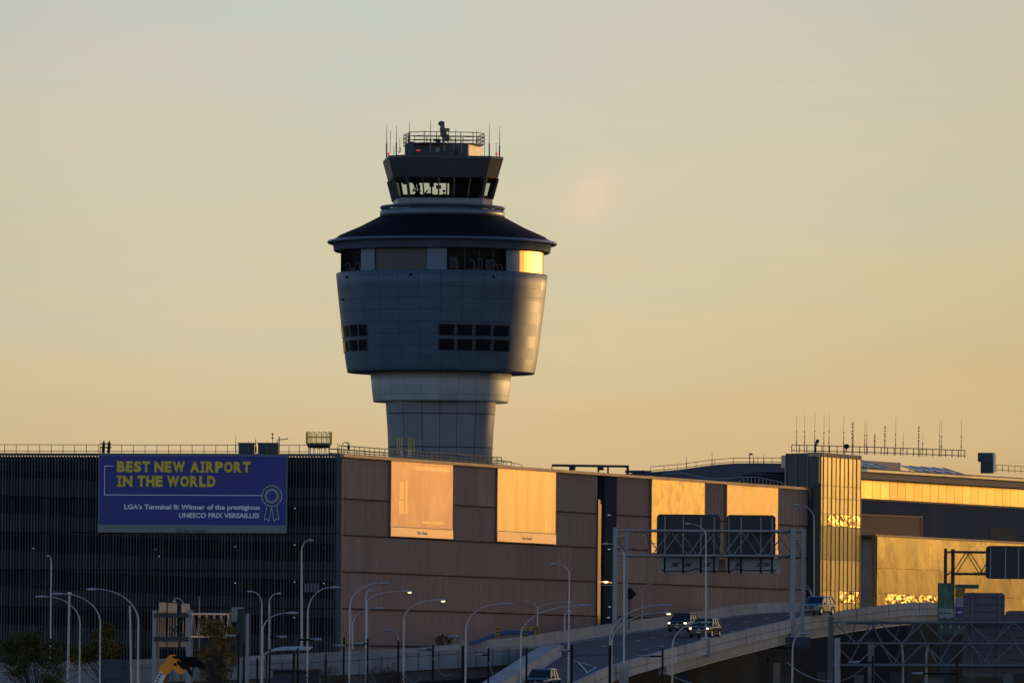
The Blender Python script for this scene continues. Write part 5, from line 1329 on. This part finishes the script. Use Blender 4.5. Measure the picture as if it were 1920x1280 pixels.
droop(660, 1262, 668, 1268, 6, 600, 'short cable loop at the foot of the lamp by the brown corner')
droop(757, 1262, 790, 1268, 14, 590, 'cable loop at the foot of the right lit lamp')
droop(559, 1218, 584, 1245, 12, 589, 'cable drooping right under the shelter end')
droop(612, 1232, 626, 1248, 4, 589, 'short cable right of the post by the brown wall corner')
droop(689, 1240, 705, 1280, 3, 589, 'cable slanting down from the post before the greenish lamp')
droop(1242, 1258, 1420, 1290, 14, 589, 'long cable crossing under the ramp left of its slim pier', m=M['steel_pale'])
droop(1475, 1240, 1560, 1276, 10, 588, 'cable running down to the near truss post', m=M['steel_pale'])
droop(1570, 1276, 1625, 1246, 6, 588, 'cable rising from the near truss post to the next black post')
droop(1638, 1258, 1690, 1296, 4, 588, 'cable slanting down inside the near truss')
droop(916, 1240, 930, 1275, 2, 588, 'cable slanting down from the post between the largest lamps')
# pale curved shelter roof
sh_ = thing('shelter', P(525, 1290, 640), 'pale curved wing shaped shelter roof above the black posts', 'shelter')
b = MB(); top = [(482, 1231), (492, 1226), (505, 1219.5), (520, 1216.5), (545, 1215.5), (578, 1216)]
secs = []
for x, y in top: 
    c = P(x, y, 640); secs.append([c+Vector((0, 0, .0)), c+Vector((0, 0, -.10)), c+Vector((.3, 1.6, .12)), c+Vector((.3, 1.6, .2))])
b.loft(secs); b.build('roof', mat('pale shelter roof', (.32, .35, .38), .5, .1), sh_)
for x in (500, 552): b = MB(); f = P(x, 1222, 641.5); b.bar((f.x, f.y, 0), f, .1, 8); b.build('column', M['steel_dark'], sh_)
# lower buildings, hut
o = thing('site_hut', P(560, 1300, 655), 'dark blue flat roofed hut below the left branch ramp', 'hut')
a, c = P(512, 1320, 655), P(600, 1256, 655); b = MB(); b.box((a+c)/2, (c.x-a.x, 4, c.z-a.z)); b.build('wall', mat('hut blue', (.03, .045, .07), .6, var=.2), o)
b = MB(); b.box(P(556, 1255, 654.5), (c.x-a.x+.3, 4.4, .14)); b.build('roof', M['navy'], o)

# diamond sign, traffic signals, arm
o = thing('diamond_sign', P(1181, 1175, 783), 'back of a dark diamond road sign beside the left gantry posts', 'road sign')
c = P(1181, 1113, 783); b = MB(); s_ = .62
b.loft([[c+Vector((0, -.02, s_)), c+Vector((s_, -.02, 0)), c+Vector((0, -.02, -s_)), c+Vector((-s_, -.02, 0))], [c+Vector((0, .03, s_)), c+Vector((s_, .03, 0)), c+Vector((0, .03, -s_)), c+Vector((-s_, .03, 0))]]); b.build('plate', M['black'], o)
b = MB(); b.bar(P(1179, 1180, 783.2), c, .05); b.build('post', M['steel_dark'], o)
sg = thing('signal_arm', P(880, 1204, 725), 'blue curved mast arm carrying yellow traffic signals over the left ramp', 'traffic signal arm')
for dy_ in (0, 4):
    b = MB(); b.tube([P(x, y+dy_, 727+dy_*.2) for x, y in ((878, 1204), (892, 1201.5), (905, 1196), (920, 1190.5), (935, 1185.5), (955, 1183), (975, 1183), (1002, 1184))], .085, 8); b.build('mast_arm', mat('blue painted pipe', (.07, .12, .24), .45, .2), sg)
ys = mat('signal yellow', (.52, .27, .03), .55)
def signal(x, y, w_, h_, lab):
    b = MB(); c = P(x, y, 726); b.box(c, (w_/22, .3, h_/22)); h = b.build('signal_head', ys, sg)
    n = 3
    for i in range(n):
        q = c+Vector((0, -.16, (h_/22)*(.33-.33*i))) if h_ > w_ else c+Vector(((w_/22)*(-.33+.33*i), -.16, 0))
        v = MB(); v.tube([q, q+Vector((0, -.16, 0))], .10, 8); v.build('visor', M['steel_dark'], h)
signal(932.5, 1185, 7, 21, ''); signal(990, 1178, 30, 7, ''); signal(1008, 1181, 9, 15, ''); signal(985, 1190, 12, 6, '')

# kiosk, posters and canopy at right
kk = thing('poster_panel', P(1773, 1180, 805), 'tall green poster panel standing left of the mauve sign sheets', 'poster panel')
a, c = P(1758, 1157, 805), P(1790, 1092.5, 805); b = MB(); b.box((a+c)/2+Vector((0, .1, 0)), (c.x-a.x, .2, c.z-a.z)); b.build('frame', M['navy_dark'], kk)
pg = poster_mat('leafy green print', (.015, .05, .045), (.04, .11, .09), (.16, .24, .17), 1.6, (1, 1, 1), rough=.4, metal=0)
a, c = P(1760, 1139, 804.8), P(1788, 1094, 804.8); b = MB(); b.box((a+c)/2, (c.x-a.x, .05, c.z-a.z)); b.build('picture', pg, kk)
a, c = P(1760, 1157, 804.8), P(1788, 1140, 804.8); b = MB(); b.box((a+c)/2, (c.x-a.x, .05, c.z-a.z)); b.build('caption_panel', mat('pale grey green print', (.26, .32, .32), .5), kk)
for i in range(3): b = MB(); q = P(1765+i*7.5, 1148.5, 804.7); b.box(q, (.26, .03, .12)); b.build('caption_mark', M['dark_ink'], kk)
a, c = P(1758, 1187, 805), P(1806, 1159, 805); b = MB(); b.box((a+c)/2, (c.x-a.x, .15, c.z-a.z)); b.build('lower_panel', mat('deep green panel', (.015, .05, .05), .4), kk)
for x in (1765, 1782, 1799): b = MB(); q = P(x, 1174, 804.8); b.tube([q+Vector((0, 0, -.15)), q+Vector((0, 0, .1))], [.08, .06], 6); b.sphere(q+Vector((0, 0, .18)), .06); b.build('pictogram', M['sign_pale'], kk)
kb_ = thing('info_board', P(1799, 1180, 808), 'narrow board with white and violet bands right of the green poster', 'info board')
for (ya, yb, col_, nm) in ((1103, 1119, (.40, .20, .03), 'orange_band'), (1119.5, 1136, (.35, .36, .42), 'white_band'), (1137, 1158, (.06, .07, .30), 'violet_band')):
    a, c = P(1791, yb, 807), P(1808, ya, 807); b = MB(); b.box((a+c)/2, (c.x-a.x, .1, c.z-a.z)); b.build(nm, mat('board '+nm, col_, .5), kb_)
b = MB(); b.box(P(1799, 1147, 806.9), (.45, .04, .12)); b.build('print_mark', M['white_ink'], kb_)
cn = thing('canopy', P(1810, 1110, 802), 'small green topped canopy above the violet banded board', 'canopy')
b = MB(); b.box(P(1813, 1099, 801), (2.15, 1.6, .36)); b.build('roof', mat('canopy green', (.03, .09, .06), .5), cn)
b = MB(); q = P(1808, 1101, 801); b.bar((q.x, q.y, q.z-6), q, .09); b.build('post', M['steel'], cn)
# small orange glowing bar at the recess
k_, z_ = PR.hit(1136, 1090); o = thing('glow_bar', PR.pt(k_, z_, 1.5), 'glowing orange wall lamp bar across the dark stair recess', 'wall lamp')
b = MB(); q = P(1134, 1090.5, 800); b.tube([q+Vector((-.65, 0, .02)), q, q+Vector((.7, 0, -.05))], [.05, .09, .05], 6); b.build('bar', mat('warm glow bar', (.6, .35, .15), .4, emit=(1, .45, .12), es=.5), o)
b = MB(); b.sphere(q+Vector((.1, -.05, 0)), (.24, .1, .09)); b.build('lens', emat('warm glow core', (1.0, .62, .25), 4.0), o)
b = MB(); q = P(1138, 1096, 800); b.box(q, (1.1, .05, .05)); b.build('bracket', M['steel_pale'], o)
for (x, y) in ((1142, 1029), (1142, 965), (1143, 1137), (1141, 1157)):
    b = MB(); b.box(P(x, y, 818), (.22, .1, .07)); b.build('stair_light', lamp_m, garage)

# =============================================================== TELEHANDLER BOOM
bm_ = thing('boom_lift', P(290, 1330, 560), 'orange boom lift arm with white boom section and black folded basket', 'boom lift')
Zb_ = 560
orange = mat('boom orange', (.95, .30, .005), .45, 0, var=.12)
def bpt(x, y, d=0): return P(x, y, Zb_+d)
def flat(b, pts, th_, d=0):
    n = len(pts); b.loft([[bpt(x, y, d-th_/2) for x, y in pts], [bpt(x, y, d+th_/2) for x, y in pts]])
b = MB(); flat(b, ((277, 1300), (300, 1257), (311, 1265), (292, 1310)), .6); b.build('boom_section', M['white'], bm_)
b = MB(); flat(b, ((292, 1310), (311, 1265), (321, 1262), (316, 1275), (300, 1312)), .5); b.build('boom_underside', mat('brown boom shade', (.18, .06, .02), .6), bm_)
b = MB(); flat(b, ((298, 1254), (301, 1246), (309, 1241), (313, 1232), (319, 1226.5), (329, 1226.5), (334, 1235), (325, 1243), (321, 1258), (309, 1266)), .62); b.build('knuckle', orange, bm_)
b = MB(); flat(b, ((326, 1234), (334, 1233), (349, 1252), (349, 1258), (340, 1264), (330, 1259), (322, 1252)), .68, -.05); b.build('jib_plate', orange, bm_)
b = MB(); b.tube([bpt(328.5, 1245, -.42), bpt(328.5, 1245, -.36)], .10, 10); b.build('pivot_pin', M['black'], bm_)
b = MB(); flat(b, ((322, 1229), (356, 1230), (374, 1236), (386, 1248), (377, 1250), (352, 1250), (335, 1240)), 1.1, .2); b.build('basket', M['black'], bm_)
for (x0, y0, x1, y1, r_) in ((326, 1231, 372, 1233, .09), (340, 1241, 384, 1249, .08), (350, 1250, 358, 1260, .10), (366, 1236, 379, 1252, .09), (344, 1236, 350, 1254, .10), (372, 1250, 384, 1254, .06), (333, 1239, 346, 1252, .12)):
    b = MB(); b.bar(bpt(x0, y0, -.5), bpt(x1, y1, -.45), r_, 6); b.build('basket_bar', M['black'], bm_)
b = MB(); b.tube([bpt(330, 1232, -.3), bpt(352, 1245, -.4), bpt(361, 1269, -.4), bpt(352, 1256, -.4)], .07, 6); b.tube([bpt(360, 1268, -.4), bpt(362, 1250, -.3), bpt(376, 1243, -.3)], .06, 6); b.tube([bpt(340, 1262, 0), bpt(338, 1290, 0)], .05, 6); b.build('linkage', M['steel_dark'], bm_)
for i in range(6):
    b = MB(); x, y = 288+i*2.6, 1290-i*5.2; b.tube([bpt(x-1.5, y-2.0, -.33), bpt(x+2.2, y+.2, -.33)], .055, 5); b.build('boom_lettering', M['dark_ink'], bm_)

# =============================================================== VEHICLES
def vehicle(px, py, Z, rz, body_m, label, hgt=1.75, lit_=True, wide=1.95, length=4.75, roof_m=None, low=0.0):
    base = P(px, py, Z); t = thing('car', base, label, 'car')
    co_, si_ = math.cos(rz), math.sin(rz)
    def tr(x, y, z): return Vector((base.x+x*co_-y*si_, base.y+x*si_+y*co_, base.z+z))
    hw = wide/2; hl = length/2; gl = mat('car glass', (.008, .010, .014), .08, 0, var=.05, spec=.8)
    secs = []
    # y, half width, floor z, shoulder z, top z
    for y, w_, z0, zs_, z1 in ((-hl, .72, .34, .66, .74), (-hl+.10, .86, .26, .78, .90), (-hl+.45, .95, .24, .88, 1.0), (-hl+1.0, 1.0, .24, .93, 1.06), (-.95, 1.0, .24, .98, 1.12), (.2, 1.0, .24, 1.0, 1.10), (hl-.9, 1.0, .24, 1.03, 1.12), (hl-.2, .97, .28, 1.03, 1.12), (hl, .86, .36, .98, 1.04)):
        w_ *= hw
        secs.append([tr(x, y, z) for x, z in ((-w_*.90, z0), (w_*.90, z0), (w_, z0+.16), (w_, zs_-.12), (w_*.96, zs_), (w_*.80, z1), (-w_*.80, z1), (-w_*.96, zs_), (-w_, zs_-.12), (-w_, z0+.16))])
    b = MB(); b.loft(secs); body = b.build('body', body_m, t)
    zt_ = hgt; zb2 = 1.05
    def gh(z, grow=0.0):
        f = (z-zb2)/(zt_-zb2); yf = -1.12+.92*f; yr = hl-.12-.42*f; w_ = hw*(.90-.19*f)+grow
        return [(-w_, yf-grow), (w_, yf-grow), (w_, yr+grow), (-w_, yr+grow)]
    lo_, hi2 = gh(zb2), gh(zt_-.10)
    names = ('windscreen', 'side_window', 'rear_window', 'side_window')
    for i in range(4):
        a, c = lo_[i], lo_[(i+1) % 4]; d, e = hi2[i], hi2[(i+1) % 4]
        b = MB(); b.quad(tr(*a, zb2), tr(*c, zb2), tr(*e, zt_-.10), tr(*d, zt_-.10)); b.build(names[i], gl, t)
    for i in range(4):
        b = MB(); b.bar(tr(*lo_[i], zb2), tr(*hi2[i], zt_-.10), .065, 6); b.build('pillar', body_m, t)
    for s_ in (-1, 1):
        b = MB(); i0, i1 = (1, 2) if s_ > 0 else (0, 3)
        for f in (.34, .66):
            p_ = Vector(lo_[i0]).lerp(Vector(lo_[i1]), f); q_ = Vector(hi2[i0]).lerp(Vector(hi2[i1]), f); b.bar(tr(p_.x, p_.y, zb2), tr(q_.x, q_.y, zt_-.1), .05, 6)
        b.build('door_pillar', body_m, t)
    b = MB(); r0, r1 = gh(zt_-.11, .03), gh(zt_, -.12); b.loft([[tr(x, y, zt_-.11) for x, y in r0], [tr(x, y, zt_-.03) for x, y in gh(zt_-.03, -.01)], [tr(x, y, zt_+.02) for x, y in r1]]); b.build('roof', roof_m or body_m, t)
    for sx in (-1, 1):
        for yy in (-hl+.95, hl-.95):
            c = tr(sx*(hw-.12), yy, .36); ax = Vector((co_, si_, 0))*sx; w_ = MB(); w_.tube([c-ax*.11, c-ax*.09, c+ax*.09, c+ax*.125], [.32, .36, .36, .31], 16); wo = w_.build('wheel', M['black'], t)
            w_ = MB(); w_.tube([c+ax*.126, c+ax*.135], [.23, .20], 12); w_.build('rim', M['alu'], wo)
            fl = MB(); pts = [tr(sx*(hw+.012), yy+.44*math.cos(a), .36+.44*math.sin(a)) for a in [math.pi*i/8 for i in range(9)]]; fl.tube(pts, .03, 5); fl.build('wheel_arch', M['black'], t)
        hlm = emat('lit headlight', (1.0, .93, .66), 4.0) if lit_ else mat('unlit headlight glass', (.5, .52, .55), .1)
        b = MB(); b.sphere(tr(sx*hw*.74, -hl+.10, .79), (.16, .08, .07)); b.build('headlight', hlm, t)
        b = MB(); b.box(tr(sx*(hw+.10), -.85, 1.12), (.20, .14, .15), rz); b.build('mirror', body_m, t)
        b = MB(); b.box(tr(sx*hw*.74, -hl+.06, .47), (.22, .06, .09), rz); b.build('fog_lamp', M['steel_dark'], t)
        b = MB()
        for yy in (-.35, .65): b.box(tr(sx*(hw-.0), yy, .93), (.05, .22, .035), rz); 
        b.build('door_handle', M['alu'], t)
        b = MB(); b.box(tr(sx*(hw+.0), .1, .36), (.05, length*.50, .10), rz); b.build('sill_trim', M['steel_dark'], t)
        b = MB(); b.box(tr(sx*hw*.82, hl-.05, .92), (.16, .08, .20), rz); b.build('tail_lamp', mat('tail lamp', (.35, .02, .02), .3), t)
    b = MB(); b.box(tr(0, -hl+.03, .66), (1.05, .10, .22), rz); gr = b.build('grille', M['black'], t)
    b = MB(); b.box(tr(0, -hl-.03, .66), (1.0, .03, .03), rz); b.box(tr(0, -hl-.03, .72), (.14, .03, .10), rz); b.build('badge_bar', M['alu'], gr)
    b = MB(); b.box(tr(0, -hl+.06, .36), (1.5, .12, .16), rz); b.build('bumper', M['steel_dark'], t)
    b = MB(); b.box(tr(0, -hl-.01, .47), (.36, .02, .13), rz); b.build('number_plate', mat('plate', (.45, .45, .40), .5), t)
    return t
paint_dk = mat('black green car paint', (.015, .02, .018), .18, .4, var=.1, spec=.8)
paint_gr = mat('dark graphite car paint', (.03, .036, .04), .18, .5, var=.1, spec=.8)
paint_w = mat('pale silver car paint', (.18, .19, .20), .22, .4, var=.08, spec=.8)
def road_y(frac_px, Z): return None
vehicle(1281, 1184.5, 772, R(-15), paint_dk, 'black car with lit headlights, left and farther of the two headlit cars', 1.72, True, length=4.7)
vehicle(1322, 1195, 744, R(-15), paint_gr, 'dark grey car with lit headlights, nearer of the two headlit cars', 1.70, True)
vehicle(1533, 1152.5, 805, R(-24), paint_w, 'pale silver car with unlit lamps on the far bend of the ramp', 1.78, False)
vehicle(1017, 1294.5, 667, R(-14), paint_gr, 'grey car with a pale roof cut off by the bottom edge beside the divider', 1.75, False, roof_m=paint_w)

# =============================================================== TREES AND SHRUBS
def leaf_mat(name, c1, c2, c3):
    m = bpy.data.materials.new(name); m.use_nodes = True; nt = m.node_tree; b = nt.nodes['Principled BSDF']
    a = N(nt, 'ShaderNodeAttribute', attribute_name='tone'); rp = N(nt, 'ShaderNodeValToRGB'); e = rp.color_ramp.elements
    e[0].position = 0; e[0].color = (*c1, 1); e[1].position = 1; e[1].color = (*c3, 1); k = e.new(.5); k.color = (*c2, 1)
    nt.links.new(a.outputs['Fac'], rp.inputs[0]); nt.links.new(rp.outputs[0], b.inputs['Base Color']); b.inputs['Roughness'].default_value = .8; b.inputs['Specular IOR Level'].default_value = .2
    return m
def tree(name, px, Z, blobs, n, m, label, cat='tree', leaf=.14, trunk_r=.16, seed=1, group=None, twig=40):
    """blobs: (px,py,rx_px,ry_px) crown lumps"""
    rr = random.Random(seed); s = F/Z; x0, y0, _, _ = blobs[0]
    foot = P(px, 1300, Z); foot.z = 0; t = thing(name, foot, label, cat, group)
    tr_ = MB(); tips = []
    top = P(sum(q[0] for q in blobs)/len(blobs), min(q[1] for q in blobs), Z)
    mids = [P(q[0], q[1], Z)+Vector((0, rr.uniform(-1, 1), 0)) for q in blobs]
    fork = Vector((foot.x, Z, min(v.z for v in mids)*.75))
    tr_.tube([foot, foot.lerp(fork, .6)+Vector((.1, 0, 0)), fork], [trunk_r, trunk_r*.8, trunk_r*.6], 8)
    for i in range(twig):
        k = rr.randrange(len(blobs)); q = blobs[k]; c = mids[k]
        e = c+Vector((rr.gauss(0, .55)*q[2]/s, rr.gauss(0, .5)*q[2]/s, rr.gauss(.25, .5)*q[3]/s)); md = fork.lerp(e, .5)+Vector((rr.uniform(-.3, .3), rr.uniform(-.3, .3), rr.uniform(-.1, .4)))
        tr_.tube([fork, md, e], [trunk_r*.35, trunk_r*.2, .012], 4, caps=False)
    tr_.build('trunk', mat('bark', (.06, .05, .045), .9, var=.4), t)
    cr2 = MB(); clumps = []
    for k, q in enumerate(blobs):
        for _ in range(26):
            u = Vector((rr.gauss(0, 1), rr.gauss(0, 1), rr.gauss(0, 1))).normalized()*rr.uniform(.35, 1.0)
            c = mids[k]+Vector((u.x*q[2]/s, u.y*q[2]/s, u.z*q[3]/s)); clumps.append((c, rr.uniform(.18, .42)*q[2]/s, rr.uniform(.0, 1)))
    for _ in range(n):
        c, r_, tn = rr.choice(clumps)
        p = c+Vector((rr.gauss(0, .55), rr.gauss(0, .55), rr.gauss(0, .5)))*r_
        a = Vector((rr.gauss(0, 1), rr.gauss(0, 1), rr.gauss(0, 1))).normalized(); b_ = a.cross(Vector((rr.gauss(0, 1), rr.gauss(0, 1), rr.gauss(0, 1)))).normalized()
        l_ = leaf*rr.uniform(.6, 1.3); cr2.add([p-a*l_*.6, p+b_*l_*.35, p+a*l_*.6, p-b_*l_*.35], [(0, 1, 2, 3)], tone=max(0, min(1, tn*.7+rr.uniform(0, .3))))
    if n: cr2.build('crown', m, t)
    return t
lg1 = leaf_mat('dark olive leaves', (.03, .034, .014), (.075, .07, .024), (.15, .12, .035))
lg2 = leaf_mat('autumn olive leaves', (.07, .055, .015), (.18, .12, .03), (.38, .21, .05))
lg3 = leaf_mat('rusty leaves', (.05, .02, .012), (.10, .04, .02), (.16, .07, .03))
tree('tree', 70, 650, ((45, 1215, 38, 32), (85, 1225, 40, 34), (30, 1250, 35, 35), (65, 1195, 25, 18), (100, 1262, 40, 30), (15, 1222, 18, 30)), 11000, lg1, 'dark olive leafy tree filling the bottom left corner', seed=2)
tree('tree', 200, 672, ((190, 1200, 22, 26), (208, 1212, 24, 22), (180, 1222, 26, 20), (150, 1225, 22, 22), (205, 1180, 12, 14)), 8500, lg2 and leaf_mat('yellowing leaves', (.04, .04, .015), (.12, .09, .025), (.26, .17, .04)), 'yellowing tree behind the middle and right nested lamps', seed=4)
tree('tree', 405, 640, ((395, 1175, 24, 20), (420, 1190, 25, 20), (405, 1215, 34, 24), (385, 1235, 24, 22), (425, 1238, 24, 28), (405, 1265, 34, 22)), 9000, lg2, 'autumn tree with yellow brown leaves in front of the sunlit truss', seed=5, leaf=.12, twig=70)
tree('shrub', 600, 575, ((585, 1265, 22, 16), (615, 1262, 24, 18), (640, 1272, 18, 14)), 1500, lg3, 'sparse rusty shrub between the shelter and the brown wall corner', 'shrub', seed=6, leaf=.06, trunk_r=.07, twig=140)
tree('shrub', 720, 575, ((705, 1262, 20, 18), (730, 1258, 18, 18), (745, 1270, 18, 14)), 1500, lg3, 'sparse rusty shrub in front of the left branch ramp below the lit lamps', 'shrub', seed=8, leaf=.06, trunk_r=.07, twig=140)
tree('shrub', 832, 745, ((822, 1200, 7, 9), (840, 1198, 9, 9), (828, 1193, 5, 6)), 1300, leaf_mat('reddish leaves', (.05, .03, .015), (.14, .06, .03), (.22, .12, .04)), 'small reddish bush peeping over the far parapet', 'shrub', seed=9, leaf=.09, trunk_r=.05, twig=40)
